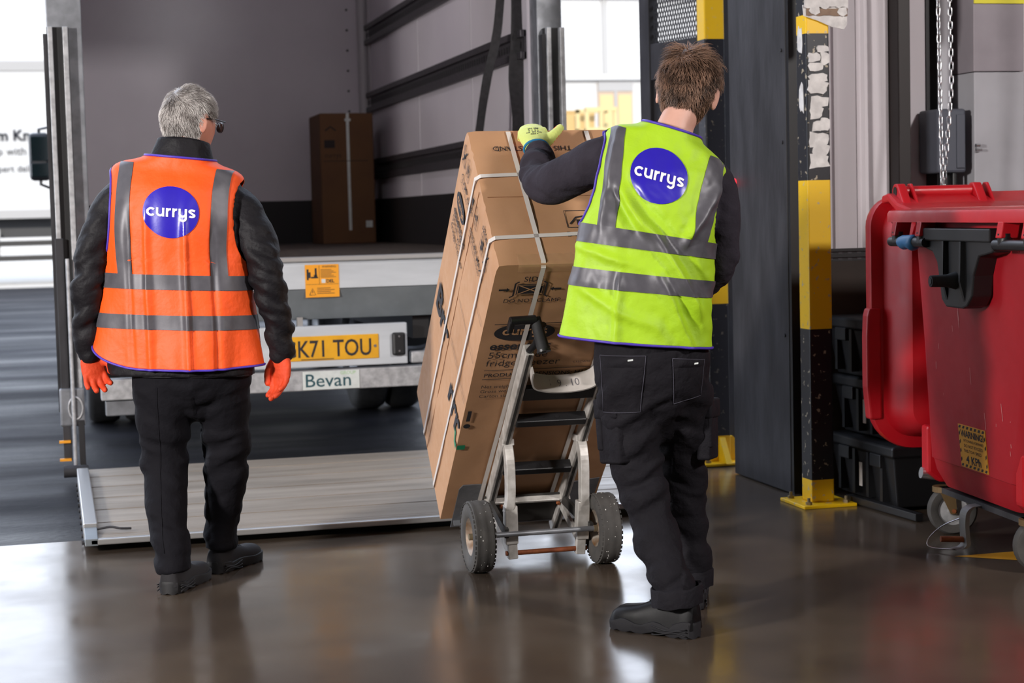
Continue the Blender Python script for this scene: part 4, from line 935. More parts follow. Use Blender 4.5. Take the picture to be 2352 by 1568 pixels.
g = B(); g.cyl((-.03, .05, .235), (.03, .05, .225), .022, 14); g.build('brake_pedal', 'chrome', bn, smooth=True, auto=40)
# towing hook with locking pin and cable
tp = crom([(.02, .175), (-.01, .17), (-.03, .15), (-.035, .11), (-.032, .06), (-.03, .035), (-.045, .022), (-.07, .02)], 4)
R = []
for x, z in tp: R.append([(x - .008, -.40, z), (x + .008, -.40, z), (x + .008, -.345, z), (x - .008, -.345, z)])
tw = B().rings(R).build('tow_hook', 'grey_bar', bn, bevel=.003)
g = B(); g.cyl((-.12, -.36, .055), (-.03, -.37, .05), .011, 12); g.build('locking_pin', 'rust', tw, smooth=True, auto=40)
g = B(); g.tube(crom([(-.04, -.35, .125), (-.09, -.30, .09), (-.13, -.27, .04), (-.13, -.29, .012), (-.06, -.36, .012)], 6), .0025, 6); g.build('pin_cable', 'chrome', tw, smooth=True)
# yellow floor line beneath the bin
g = G(); g.add([(3.10, 5.75, .001), (3.16, 5.70, .001), (3.9, 5.05, .001), (4.2, 4.9, .001), (4.4, 5.0, .001), (3.4, 5.75, .001)], [(0, 1, 2, 3, 4, 5)]); o = g.build('floor_line', 'floor_yellow', bpy.data.objects['floor'])
# ------------------------------------------------------------ people
mat('skin', 'c08672', .5, var=(18, 'b87a68'), sss=.0, spec=.4); mat('skin_pale', 'd3a493', .5, var=(18, 'c99885'), spec=.4)
mat('vest_orange', (.90, .088, .003), .6, bump=(22, .35, .012)); mat('vest_yellow', (.37, .60, .010), .6, bump=(22, .35, .012))
mat('reflective', '4e4c52', .45, .15, var=(30, '57555b'), bump=(160, .1, .001)); mat('logo_blue', '2c1fa6', .32, spec=.5, bump=(50, .12, .003)); mat('logo_white', 'e8e6ea', .5)
mat('piping_purple', '4a34a8', .5); mat('jacket_black', '110f13', .62, bump=(26, .55, .012), var=(8, '18161a'), spec=.22); mat('fleece_grey', '2d2930', .9, bump=(20, .6, .015), var=(10, '332f37'), spec=.15)
mat('trouser_black', '121116', .85, bump=(18, .6, .015), spec=.15); mat('workpants', '151318', .8, bump=(18, .7, .016), var=(12, '1a181d'), spec=.18)
mat('stitch', '45434e', .8); mat('leather_black', '0c0b0d', .48, bump=(120, .15, .001), spec=.22); mat('suede_black', '1c1a1d', .85, bump=(200, .3, .001)); mat('sole_grey', '232225', .7, spec=.3); mat('sole_black', '19181a', .6); mat('orange_lining', '7a3a18', .85)
mat('glove_orange', 'd9451a', .7, bump=(260, .35, .0012), var=(20, 'c93c14')); mat('glove_yellow', 'c9d472', .9, bump=(350, .5, .001), sheen=.2); mat('glove_palm', 'e8641f', .7); mat('cuff_blue', '1b6f9c', .8); mat('glass_frame', '16161a', .3); mat('lens', '1a1c1e', .1, spec=.7); mat('eye_white', 'e8e2dc', .3); mat('iris', '3a2a1c', .2)
def hair_mat(name, c0, c1, rough=.45):
    m = bpy.data.materials.new(name); m.use_nodes = True; n = m.node_tree.nodes; l = m.node_tree.links; b = n['Principled BSDF']
    at = n.new('ShaderNodeAttribute'); at.attribute_name = 'tone'; mx = n.new('ShaderNodeMixRGB'); l.new(at.outputs['Fac'], mx.inputs[0])
    mx.inputs[1].default_value = (*lin(c0), 1); mx.inputs[2].default_value = (*lin(c1), 1); l.new(mx.outputs[0], b.inputs['Base Color']); b.inputs['Roughness'].default_value = rough; MATS[name] = m
hair_mat('hair_grey', '6a625e', 'e8e2de'); hair_mat('hair_brown', '35251b', 'a4806a')
def cub(x, xs, ys):
    """smooth interpolation through stations (xs ascending); ys may be vectors"""
    xs = list(xs); Y = np.array(ys, float)
    if x <= xs[0]: return Y[0]
    if x >= xs[-1]: return Y[-1]
    i = max(k for k in range(len(xs)) if xs[k] <= x); i = min(i, len(xs) - 2)
    h = xs[i + 1] - xs[i]; t = (x - xs[i]) / h
    d = lambda k: (Y[min(k + 1, len(xs) - 1)] - Y[max(k - 1, 0)]) / (xs[min(k + 1, len(xs) - 1)] - xs[max(k - 1, 0)])
    m0, m1 = d(i) * h, d(i + 1) * h
    return (2 * t ** 3 - 3 * t * t + 1) * Y[i] + (t ** 3 - 2 * t * t + t) * m0 + (-2 * t ** 3 + 3 * t * t) * Y[i + 1] + (t ** 3 - t * t) * m1
def limb(g, ctrl, ref=(0, 1, 0), n=7, seg=22, ball=True, flat_end=False):
    """tapering limb through (x,y,z,ra,rb) stations, rounded ends"""
    C = crom(ctrl, n)
    if ball:
        d0 = C[0][:3] - C[1][:3]; d0 /= np.linalg.norm(d0); d1 = C[-1][:3] - C[-2][:3]; d1 /= np.linalg.norm(d1)
        pre = []; post_ = []
        for k in (.97, .8, .5):
            q = math.sqrt(1 - k * k)
            pre.append(np.concatenate([C[0][:3] + d0 * C[0][3] * k, C[0][3:] * q])); post_.insert(0, np.concatenate([C[-1][:3] + d1 * C[-1][3] * k, C[-1][3:] * q]))
        C = pre + C + ([] if flat_end else post_)
    ref = Vector(ref); R = []
    for i, c in enumerate(C):
        d = Vector(C[min(i + 1, len(C) - 1)][:3]) - Vector(C[max(i - 1, 0)][:3]); d.normalize()
        b = ref - d * ref.dot(d); b.normalize(); a = b.cross(d)
        R.append([Vector(c[:3]) + a * math.cos(2 * pi * k / seg) * c[3] + b * math.sin(2 * pi * k / seg) * c[4] for k in range(seg)])
    g.rings(R); return g
def remesh(g, voxel, smooth=4, fac=.5):
    me = bpy.data.meshes.new('tmp'); me.from_pydata([tuple(v) for v in g.v], [], g.f)
    bm = bmesh.new(); bm.from_mesh(me); bmesh.ops.recalc_face_normals(bm, faces=bm.faces); bm.to_mesh(me); bm.free()
    ob = bpy.data.objects.new('tmp', me); COL.objects.link(ob)
    r = ob.modifiers.new('r', 'REMESH'); r.mode = 'VOXEL'; r.voxel_size = voxel
    if smooth: s = ob.modifiers.new('s', 'SMOOTH'); s.factor = fac; s.iterations = smooth
    dg = bpy.context.evaluated_depsgraph_get(); dg.update(); out = bpy.data.meshes.new_from_object(ob.evaluated_get(dg))
    bpy.data.objects.remove(ob); bpy.data.meshes.remove(me); return out
def wrap(me, name, m, parent, disp=None):
    """finish an organic mesh: cloth displacement along normals, material, parent"""
    if disp:
        co = [v.co.copy() for v in me.vertices]; no = [v.normal.copy() for v in me.vertices]
        for v, c, n_ in zip(me.vertices, co, no): v.co = c + n_ * disp(c)
    me.materials.clear()
    for x in (m if isinstance(m, (list, tuple)) else [m]): me.materials.append(MATS[x])
    me.polygons.foreach_set('use_smooth', [True] * len(me.polygons)); me.update(); me.name = name
    o = bpy.data.objects.new(name, me); COL.objects.link(o); o.parent = parent; return o
def folds(c, f, ang, seed, sharp=1.6):
    """directional cloth folds: elongated across, tight along"""
    x = c.x * math.cos(ang) - c.z * math.sin(ang); z = c.x * math.sin(ang) + c.z * math.cos(ang)
    n_ = noise.noise(Vector((x * f * .28, c.y * f * .28, z * f + seed))) + .35 * noise.noise(Vector((x * f * .6 + 7, c.y * f * .6, z * f * 2 + seed)))
    return math.copysign(abs(n_) ** (1 / sharp), n_) if abs(n_) > 1e-6 else 0
def bump1(x, c, w): return math.exp(-((x - c) / w) ** 2)
class Torso:
    E = .82
    def __init__(s, st): s.h = [q[0] for q in st]; s.d = [q[1:] for q in st]
    def at(s, h): return cub(h, s.h, s.d)      # cx cy cz roll yaw a bb bf
    def pt(s, th, h, off=0., disp=0.):
        cx, cy, cz, ro, yw, a, bb, bf = s.at(h)
        sn, cs = math.sin(th), math.cos(th); b = bb if cs >= 0 else bf
        x = (a + off + disp) * math.copysign(abs(sn) ** s.E, sn); y = -(b + off + disp) * math.copysign(abs(cs) ** s.E, cs)
        x, y = x * math.cos(yw) - y * math.sin(yw), x * math.sin(yw) + y * math.cos(yw)
        return Vector((cx + x * math.cos(ro), cy + y, cz + x * math.sin(ro)))
    def th_of_x(s, x, h):
        a = s.at(h)[5]; q = min(1, abs(x) / a); return math.copysign(math.asin(q ** (1 / s.E)), x)
class Vest:
    def __init__(s, T, xm, hem, top, disp, h0, n_rows=96, n_cols=120):
        s.T, s.xm, s.hem, s.top, s.disp, s.h0 = T, xm, hem, top, disp, h0; s.nr, s.nc = n_rows, n_cols
    def lim(s, h):
        hs = [q[0] for q in s.xm]
        if h <= hs[0] or h >= hs[-1]: return pi / 2
        x = float(cub(h, hs, [q[1] for q in s.xm])); return min(pi / 2, s.T.th_of_x(x, h))
    def P(s, th, h, off=.0): return s.T.pt(th, h, .014 + off, max(-.009, s.disp(th, h, s.T)))
    def hh(s, v, th):
        h = s.h0 + (s.top - s.h0) * v; w = max(0, 1 - (h - s.h0) / .22); return h + (s.hem(th) - s.h0) * w * w
    def panel(s, g, front):
        def fn(u, v):
            h = s.h0 + (s.top - s.h0) * v; t = (u * 2 - 1) * s.lim(h); th = t if not front else pi - t
            return s.P(th, s.hh(v, th if not front else t))
        g.grid(fn, s.nc, s.nr)
    def edge(s, side, front=False):
        out = []
        hs = [q[0] for q in s.xm]
        for k in range(41):
            h = hs[0] + (hs[-1] - hs[0]) * k / 40; t = side * s.lim(h); out.append(s.P(t if not front else pi - t, h, .001))
        return out
    def back(s, x, h, off): return s.P(s.T.th_of_x(x, h), h, off)
def person_vest(pr, V, fabric, bands, straps, logo):
    g = G(); V.panel(g, False); V.panel(g, True)
    vo = g.build('hi_vis_vest', fabric, pr, smooth=True, local=True)
    bm = bmesh.new(); bm.from_mesh(vo.data); bmesh.ops.remove_doubles(bm, verts=bm.verts, dist=.003); bmesh.ops.recalc_face_normals(bm, faces=bm.faces); bm.to_mesh(vo.data); bm.free()
    sm = vo.modifiers.new('thick', 'SOLIDIFY'); sm.thickness = .0025; sm.offset = -1
    for h0, h1 in bands:
        def fb(u, v, h0=h0, h1=h1):
            th = -pi / 2 + u * 2 * pi; h = h0 + (h1 - h0) * v
            return V.P(th, h + .0, .003)
        G().grid(fb, 340, 7, closed_u=True).build('reflective_band', 'reflective', vo, smooth=True, local=True)
    for (x0, x1, h0, h1, w) in straps:
        def fs(u, v):
            h = h0 + (h1 - h0) * v; x = x0 + (x1 - x0) * v + (u - .5) * w; return V.back(x, h, .0025)
        G().grid(fs, 13, 70).build('reflective_strap', 'reflective', vo, smooth=True, local=True)
        def ff(u, v):
            h = h0 + (h1 - h0) * v; x = x0 + (x1 - x0) * v + (u - .5) * w; return V.P(pi - V.T.th_of_x(x, h), h, .0018)
        G().grid(ff, 9, 44).build('reflective_strap', 'reflective', vo, smooth=True, local=True)
    # piping: hem, armholes, neckline
    hem = [V.P(t, V.hh(0, t), .001) for t in [-pi / 2 + 2 * pi * k / 120 for k in range(120)]]
    def hemp(t): 
        tt = t if math.cos(t) >= 0 else (pi - t)
        return V.P(t, V.hh(0, tt), .001)
    g = G(); g.tube([hemp(-pi / 2 + 2 * pi * k / 120) for k in range(120)], .0042, 6, closed=True); g.build('hem_piping', 'piping_purple', vo, smooth=True, local=True)
    for s in (-1, 1):
        loop = V.edge(s) + list(reversed(V.edge(s, True)))[1:-1]
        g = G(); g.tube(loop, .0045, 6, closed=True); g.build('armhole_piping', 'piping_purple', vo, smooth=True, local=True)
    g = G(); g.tube([V.P(2 * pi * k / 60, V.top, .001) for k in range(60)], .0045, 6, closed=True); g.build('neck_piping', 'piping_purple', vo, smooth=True, local=True)
    lx, lh, lr = logo
    def disc(u, v): return V.back(lx + lr * v * math.cos(2 * pi * u), lh + lr * v * math.sin(2 * pi * u), .0030)
    G().grid(disc, 72, 20, closed_u=True).build('logo_disc', 'logo_blue', vo, smooth=True, local=True)
    v, f, wd = logo_word(); k = lr * 1.72 / wd
    g = G(); g.add([V.back(lx + a * k, lh - lr * .18 + (b) * k, .0050) for a, b in v], f); g.build('logo_lettering', 'logo_white', vo, local=True)
    # centre back seam
    return vo
def head_geo(g, M, young):
    ear_x = .086 if not young else .088; es = 1.0 if not young else 1.22
    def fn(u, v):
        ph = 2 * pi * u; la = -pi / 2 + pi * v
        d = Vector((math.cos(la) * math.sin(ph), math.cos(la) * math.cos(ph), math.sin(la)))
        x = d.x * .077; y = d.y * (.094 if d.y > 0 else .100); z = d.z * (.113 if d.z > 0 else .125)
        if z < 0:
            t = -z / .125; x *= 1 - .30 * t ** 1.6
            if y < 0: y *= 1 - .55 * t ** 1.3
            else: y *= 1 - .06 * t
        f = max(0, d.y)
        y += f * (.022 * bump1(x, 0, .011) * bump1(z, -.022, .020) * (1 if z > -.05 else .6) + .008 * bump1(x, 0, .02) * bump1(z, -.065, .010) - .010 * (bump1(x, .032, .014) + bump1(x, -.032, .014)) * bump1(z, .004, .012) + .006 * bump1(z, .026, .010) * bump1(x, 0, .05) + .008 * bump1(x, 0, .022) * bump1(z, -.10, .016))
        return M @ Vector((x, y, z))
    g.grid(fn, 40, 30, closed_u=True)
    for s in (-1, 1):
        def ear(u, v):
            ph = 2 * pi * u; la = -pi / 2 + pi * v; x, y, z = math.cos(la) * math.cos(ph), math.cos(la) * math.sin(ph), math.sin(la)
            k = .006 * max(0, 1 - (y * y + z * z) * 1.9) if x * s > 0 else 0
            p = Vector((x * .0085 - s * k, y * .0175 * (1 + .25 * z), z * .031)) * es; a = s * .42
            p = Vector((p.x * math.cos(a) + p.y * math.sin(a) * 1, -p.x * math.sin(a) + p.y * math.cos(a), p.z)) if s > 0 else Vector((p.x * math.cos(-a) - p.y * math.sin(-a), p.x * math.sin(-a) + p.y * math.cos(-a), p.z))
            return M @ (p + Vector((s * ear_x, -.014, -.012)))
        g.grid(ear, 20, 14, closed_u=True)
def scalp(d, thick=0.):
    x = d.x * .077; y = d.y * (.094 if d.y > 0 else .100); z = d.z * (.113 if d.z > 0 else .125)
    if z < 0:
        t = -z / .125; x *= 1 - .30 * t ** 1.6
        if y < 0: y *= 1 - .55 * t ** 1.3
    p = Vector((x, y, z)); n_ = Vector((d.x / .077, d.y / .097, d.z / .115)).normalized()
    return p + n_ * thick, n_
def hairline(p, nape):
    if p.y < -.02: return p.z > nape + .022 * noise.noise(p * 90)
    if abs(p.x) > .05 and p.y < .045: return p.z > .016 - (.028 if p.y > .02 else 0) * 0 + (.022 if -.035 < p.y < .02 else 0)
    return p.z > .062
def hair(pr, M, m, nape, th_fn, n, length, crown, seed, wid=.0022, lift=.35, wave=.0, clump=1.):
    rs = random.Random(seed); g = G(); tones = []
    # under-layer following the scalp
    sh = G()
    def fn(u, v):
        ph = 2 * pi * u; la = -1.02 + (pi / 2 + 1.02) * v; d = Vector((math.cos(la) * math.sin(ph), math.cos(la) * math.cos(ph), math.sin(la)))
        p, n_ = scalp(d, 0); k = th_fn(p) if hairline(p, nape) else -.006
        return M @ scalp(d, k * .72)[0]
    sh.grid(fn, 72, 40, closed_u=True)
    V = list(sh.v); Fa = list(sh.f); tone = [.12] * len(V)
    cr = Vector(crown).normalized(); made = 0
    while made < n:
        d = Vector((rs.gauss(0, 1), rs.gauss(0, 1), rs.gauss(0, 1))).normalized(); p, n_ = scalp(d)
        if d.z < -.87 or not hairline(p, nape): continue
        made += 1; th = th_fn(p); q, _ = scalp(d, th * .45)
        fl = (d - cr) - n_ * (d - cr).dot(n_); fl = fl.normalized() if fl.length > 1e-4 else Vector((1, 0, 0))
        sw = n_.cross(fl); near = max(0, 1 - (d - cr).length / .9)
        cl = Vector((noise.noise(p * 34 + Vector((seed, 0, 0))), noise.noise(p * 34 + Vector((0, seed, 9))), noise.noise(p * 34 + Vector((5, 0, seed))))) * clump
        fl = (fl + cl + sw * (.55 * near + rs.gauss(0, .16)) + Vector((0, 0, -.5)) * (1 if d.z < .6 else .15)); fl -= n_ * fl.dot(n_); fl.normalize()
        L = length(p) * rs.uniform(.6, 1.15); lf = lift * rs.uniform(.25, 1.2) * (1 + .9 * max(0, d.z)); s = n_.cross(fl); w = wid * rs.uniform(.6, 1.3)
        tn = max(0, min(1, rs.gauss(.5, .2) + .75 * noise.noise(p * 38 + Vector((3, seed, 1))))); lf *= 1 + 1.1 * noise.noise(p * 30 + Vector((seed, 4, 0))); ph = rs.uniform(0, 6.28); o = len(V)
        for k in range(4):
            t = k / 3; c = q + fl * L * t + n_ * (L * lf * (t - .75 * t * t) + th * .35 * t) + s * math.sin(ph + t * 2.2) * L * (.08 + wave * t)
            ww = w * (1 - .85 * t)
            V += [M @ (c - s * ww), M @ (c + s * ww), M @ (c + n_ * ww * .9)]; tone += [tn * (.55 + .45 * t)] * 3
        for k in range(3):
            a = o + 3 * k; b = a + 3
            Fa += [(a, a + 1, b + 1, b), (a + 1, a + 2, b + 2, b + 1), (a + 2, a, b, b + 2)]
    ob = mk('hair', V, Fa, m, pr, smooth=True, local=True); at_ = ob.data.attributes.new('tone', 'FLOAT', 'POINT'); at_.data.foreach_set('value', tone); return ob
def place(org, ax, ay, az):
    M = Matrix.Identity(4)
    for i in range(3): M[i][0], M[i][1], M[i][2], M[i][3] = ax[i], ay[i], az[i], org[i]
    return M
def euler_at(org, rx, ry, rz): return Matrix.Translation(org) @ Matrix.Rotation(rz, 4, 'Z') @ Matrix.Rotation(ry, 4, 'Y') @ Matrix.Rotation(rx, 4, 'X')
def glove(pr, M, mirror, curls, spread, thumb, m, name='work_glove', voxel=.0032, fat=1.0, sc=1.0):
    """hand: wrist at origin, fingers along +z, thumb on +x (mirror flips), palm faces +y"""
    g = G(); S = Matrix.Diagonal((-1 if mirror else 1, 1, 1, 1)); k = M @ S @ Matrix.Diagonal((sc, sc, sc, 1))
    T = lambda p: tuple(k @ Vector(p))
    def chain(pts, rad, sq=1.):
        ctrl = [(*T(p), r * sc, r * sq * sc) for p, r in zip(pts, rad)]; limb(g, ctrl, ref=tuple((k.to_3x3() @ Vector((0, 1, 0))).normalized()), n=4, seg=14)
    ctrl = [(*T(p), a * sc, b * sc) for p, a, b in (((.0, 0, -.035), .034, .028), ((0, 0, .01), .032, .024), ((.0, 0, .05), .041, .0205), ((.0, .002, .085), .042, .018), ((0, .004, .098), .038, .014))]
    limb(g, ctrl, ref=tuple((k.to_3x3() @ Vector((0, 1, 0))).normalized()), n=5, seg=22)
    xs = (.030, .010, -.011, -.030); ln = (.072, .080, .074, .058); z0 = (.090, .094, .090, .082)
    for i in range(4):
        a0, a1, a2 = curls[i]; p = Vector((xs[i], .002, z0[i])); sp_ = spread * (1.5 - i); pts = [p - Vector((0, 0, .02)), p]; ang = 0
        for seg_, da in ((.45, a0), (.30, a1), (.25, a2)):
            ang += da; p = p + Vector((math.sin(sp_) * math.cos(ang), math.sin(ang), math.cos(sp_) * math.cos(ang))) * ln[i] * seg_; pts.append(p)
        r = (.0098 if i < 3 else .0088) * fat; chain(pts, [r * 1.06, r * 1.06, r, r * .95, r * .85])
    chain([Vector((.018, .004, .028)), Vector((.034, .008, .046))] + [Vector(t) for t in thumb], [.017 * fat, .0155 * fat, .0125 * fat, .0105 * fat])
    me = remesh(g, voxel, 3, .5)
    return wrap(me, name, m, pr, lambda c: .0009 * noise.noise(c * 120))
def shoe(pr, M, boot, upper, sole, lining=None):
    L = .295; secs = [(-.098, .028, .085 if not boot else .11), (-.085, .036, .098 if not boot else .125), (-.055, .038, .102 if not boot else .13), (-.01, .038, .100 if not boot else .12), (.04, .041, .086 if not boot else .104), (.09, .047, .070 if not boot else .084), (.13, .050, .068 if not boot else .077), (.165, .048, .066 if not boot else .072), (.186, .038, .058), (.198, .018, .040)]
    R = []
    for y, w, h in secs:
        ring = []
        for k in range(20):
            a = pi * k / 19; x = w * math.copysign(abs(math.cos(a)) ** .7, math.cos(a)); z = .026 + (h - .026) * math.sin(a) ** .75
            if boot is False and y < -.0: pass
            ring.append(M @ Vector((x * (1 - .28 * ((z - .026) / .1) if y < .05 else 1), y, z)))
        R.append(ring)
    g = G(); g.rings(R)
    so = g.build('shoe', upper, pr, smooth=True, local=True, auto=60)
    # sole with notched tread, heel step and a wavy moulded band
    out = []
    for k in range(48):
        t = 2 * pi * k / 48; y = .05 + .152 * math.cos(t); w = float(np.interp(y, [-.102, -.09, -.05, 0, .05, .1, .14, .17, .19, .202], [.015, .034, .041, .040, .043, .051, .053, .051, .041, .018])); out.append((math.copysign(1, math.sin(t)) * w if abs(math.sin(t)) > 1e-6 else 0, y))
    R = []
    for z, sc in ((0, .95), (.006, .985), (.018, 1.0), (.026, 1.03), (.034, 1.02), (.036, .9)):
        ring = []
        for i, (x, y) in enumerate(out):
            zz = z
            if z == 0 and (i % 3 == 0): zz = .005
            if z <= .006 and .0 < y < .045: zz = z + .010
            if z >= .026: zz = z + (.007 * math.sin(y * 60) if boot else .003 * math.sin(y * 40)) + (.010 if y < -.04 else 0) * (1 if boot else .6)
            ring.append(M @ Vector((x * sc, .05 + (y - .05) * (.985 + .015 * sc), zz)))
        R.append(ring)
    G().rings(R).build('sole', sole, so, smooth=True, local=True, auto=40)
    for q in (-1, 1):
        for j in range(3):
            g = G(); pts = [M @ Vector((q * (.0415 + .002), -.085 + .12 * t, .010 + j * .008 + .006 * math.sin(t * 5 + j))) for t in [i / 12 for i in range(13)]]; g.tube(pts, .0022, 5); g.build('sole_ridge', sole, so, smooth=True, local=True)
    if lining:
        g = G(); g.tube([M @ Vector((.026 * math.cos(t), -.048 + .040 * math.sin(t), .099 + .003 * math.sin(t * 2))) for t in [2 * pi * k / 24 for k in range(24)]], .0028, 6, closed=True); g.build('collar_lining', lining, so, smooth=True, local=True)
    else:
        pass
    for j in range(4):
        y = .012 + j * .018; g = G(); g.tube([M @ Vector((.020 * math.cos(pi * t), y + .006 * math.sin(2 * pi * t), float(np.interp(y, [0, .04, .09], [.119 if boot else .098, .104 if boot else .086, .084 if boot else .070])) - .006 * abs(math.cos(pi * t)) + .001)) for t in [i / 10 for i in range(11)]], .0028, 6); g.build('lace', 'leather_black' if boot else 'suede_black', so, smooth=True, local=True)
    return so
def patch(me_obj, name, m, parent, poly, y_from, nu=10, nv=10, off=.004, direction=(0, 1, 0)):
    """cloth patch (quad outline in x,z) laid onto a body mesh along a direction"""
    me = me_obj.data; bvh = BVHTree.FromPolygons([v.co for v in me.vertices], [tuple(p.vertices) for p in me.polygons])
    A, B_, C_, D_ = [Vector(p) for p in poly]; d = Vector(direction).normalized(); R = []
    def fn(u, v):
        p = A.lerp(B_, u).lerp(D_.lerp(C_, u), v)
        hit = bvh.ray_cast(p, d)
        q = hit[0] if hit[0] else (R[-1] if R else p); R.append(q); e = .0 if u in (0, 1) or v in (0, 1) else 1.
        return q - d * (off * (.35 + .65 * e))
    g = G(); g.grid(fn, nu, nv); o = g.build(name, m, parent, smooth=True, local=True)
    edge = [fn(t, 0) for t in np.linspace(0, 1, nu)] + [fn(1, t) for t in np.linspace(0, 1, nv)] + [fn(t, 1) for t in np.linspace(1, 0, nu)] + [fn(0, t) for t in np.linspace(1, 0, nv)]
    return o, edge
# ------------------------------------------------------------ older man in the orange vest, walking away
po = thing('person', 'grey-haired person in orange hi-vis vest and black clothes walking toward the lorry', 'person', (.48, 6.32, 0), -AZ)
#        h     cx     cy    cz    roll  yaw   a     bb    bf
TO = Torso([(.72, -.05, .00, .72, -.03, 0, .262, .150, .150), (.90, -.050, .00, .90, -.04, 0, .256, .140, .150), (1.10, -.052, -.005, 1.10, -.05, 0, .238, .132, .135), (1.28, -.048, -.01, 1.28, -.08, 0, .228, .130, .120), (1.38, -.043, .0, 1.38, -.10, 0, .222, .118, .105), (1.44, -.038, .01, 1.44, -.11, 0, .214, .095, .09), (1.462, -.035, .012, 1.462, -.11, 0, .185, .092, .085), (1.478, -.032, .012, 1.478, -.11, 0, .128, .092, .08), (1.49, -.028, .012, 1.49, -.11, 0, .108, .092, .08)])
TO.E = .93
def odisp(th, h, T):
    a = T.at(h)[5]; x = a * math.sin(th); low = max(0, min(1, (1.12 - h) / .35)); d = 0
    if math.cos(th) > 0:
        for x0, k in ((-.066, 1), (.045, 1.2), (.135, -.8), (-.13, -.6)): d += k * .014 * bump1(x, x0, .010) * min(1, max(0, (1.32 - h) / .12))
        d += .005 * math.sin(x * 46 + 1.2) * low + .007 * noise.noise(Vector((x * 9, h * 5, 2)))
        d += .010 * low * bump1(x, .10, .05)
    d += .009 * low * math.sin(th * 5 + .6) * low + .004 * noise.noise(Vector((x * 22, h * 9, 5)))
    d += .055 * low ** 3 * max(0, -math.sin(th)) ** 6 + .006 * low * max(0, math.sin(th)) ** 4
    return d * min(1, max(.0, (1.47 - h) / .08))
VO = Vest(TO, [(1.12, .245), (1.15, .222), (1.22, .205), (1.32, .200), (1.40, .206), (1.443, .222)], lambda t: .762 + .075 * max(0, -math.sin(t)) ** 5 + .012 * max(0, math.sin(t)) ** 3, 1.49, odisp, .762)
person_vest(po, VO, 'vest_orange', [(1.037, 1.088), (.900, .950)], [(-.150, -.155, 1.07, 1.462, .050), (.155, .158, 1.07, 1.462, .050)], (.008, 1.302, .088))
# trousers: seat and two legs, creased
g = G()
limb(g, [(-.03, .0, .98, .17, .12), (-.025, 0, .86, .195, .135), (-.022, 0, .76, .194, .135), (-.022, .01, .69, .165, .115), (-.022, .02, .655, .10, .09)], n=5, seg=30)
limb(g, [(-.115, 0, .80, .105, .115), (-.118, 0, .66, .103, .11), (-.125, .01, .50, .086, .088), (-.125, .0, .40, .079, .082), (-.113, -.06, .27, .073, .080), (-.092, -.12, .16, .064, .074), (-.076, -.15, .095, .062, .076), (-.072, -.155, .065, .060, .074)], seg=26, flat_end=True)
limb(g, [(.075, .01, .80, .105, .115), (.082, .05, .66, .100, .108), (.080, .10, .50, .084, .088), (.073, .12, .41, .080, .082), (.062, .15, .30, .073, .08), (.045, .17, .20, .062, .07), (.036, .168, .125, .058, .074), (.034, .166, .085, .056, .072)], seg=26, flat_end=True)
me = remesh(g, .0075, 5)
def leg_fold(c):
    k = .010 * bump1(c.z, .44, .12) + .008 * bump1(c.z, .15, .09) + .007 * bump1(c.z, .70, .08) + .003
    return k * folds(c, 20, .35 if c.x < 0 else -.3, 3) + .002 * noise.noise(c * 9)
tr = wrap(me, 'trousers', 'trouser_black', po, leg_fold)
# pressed crease down the back of the left leg
bv = BVHTree.FromPolygons([v.co for v in me.vertices], [tuple(p.vertices) for p in me.polygons]); pts = []
for z in np.linspace(.70, .14, 40):
    x = float(np.interp(z, [.08, .2, .4, .7], [-.085, -.105, -.125, -.118])); hh = bv.ray_cast(Vector((x, -1, z)), Vector((0, 1, 0)))[0]
    if hh: pts.append(hh - Vector((0, .0005, 0)))
g = G(); g.tube(pts, .0022, 6); g.build('crease', 'trouser_black', tr, smooth=True, local=True)
# jacket: torso and both sleeves
g = G()
R = [[TO.pt(2 * pi * k / 40, h, -.004) for k in range(40)] for h in np.linspace(.735, 1.485, 34)]; g.rings(R)
limb(g, [(-.195, .005, 1.385, .064, .070), (-.248, .0, 1.345, .070, .080), (-.305, -.02, 1.25, .064, .074), (-.345, -.035, 1.12, .060, .068), (-.364, -.02, 1.00, .053, .060), (-.372, .0, .90, .049, .054), (-.374, .012, .84, .047, .050), (-.374, .013, .82, .046, .048)], seg=24)
limb(g, [(.115, .02, 1.335, .062, .060), (.172, .022, 1.305, .070, .070), (.228, -.005, 1.20, .068, .078), (.262, -.035, 1.08, .062, .070), (.284, -.02, .97, .055, .062), (.295, .005, .88, .050, .055), (.299, .016, .82, .047, .050), (.299, .018, .80, .046, .048)], seg=24)
me = remesh(g, .0075, 4)
def arm_fold(c):
    if abs(c.x + .05) < .19: return 0
    k = .009 * (bump1(c.z, 1.08, .13) + .8 * bump1(c.z, .88, .08)) + .004
    return k * folds(c, 26, .5 if c.x > 0 else -.5, 11)
jo = wrap(me, 'jacket', 'jacket_black', po, arm_fold)
def ocollar(u, v):
    th = 2 * pi * u; h = 1.462 + .0 * v; t = v
    c = Vector((-.030 + .012 * t, .010 + .008 * t, 1.462)); a = .119 - .030 * t + .003 * math.sin(th * 5); b = .092 - .012 * t
    zt = .098 - .030 * (1 - math.cos(th)) / 2 + .0
    return c + Vector((a * math.sin(th), -b * math.cos(th), zt * t - .09 * a * math.sin(th)))
g = G(); g.grid(ocollar, 48, 12, closed_u=True); co = g.build('collar', 'jacket_black', jo, smooth=True, local=True); q = co.modifiers.new('thick', 'SOLIDIFY'); q.thickness = .006; q.offset = -1
# hem band of the jacket showing below the vest
g = G(); g.grid(lambda u, v: TO.pt(2 * pi * u, .735 + .05 * v, -.012 + .003 * math.sin(u * 40)), 80, 5, closed_u=True); g.build('jacket_hem', 'jacket_black', jo, smooth=True, local=True)
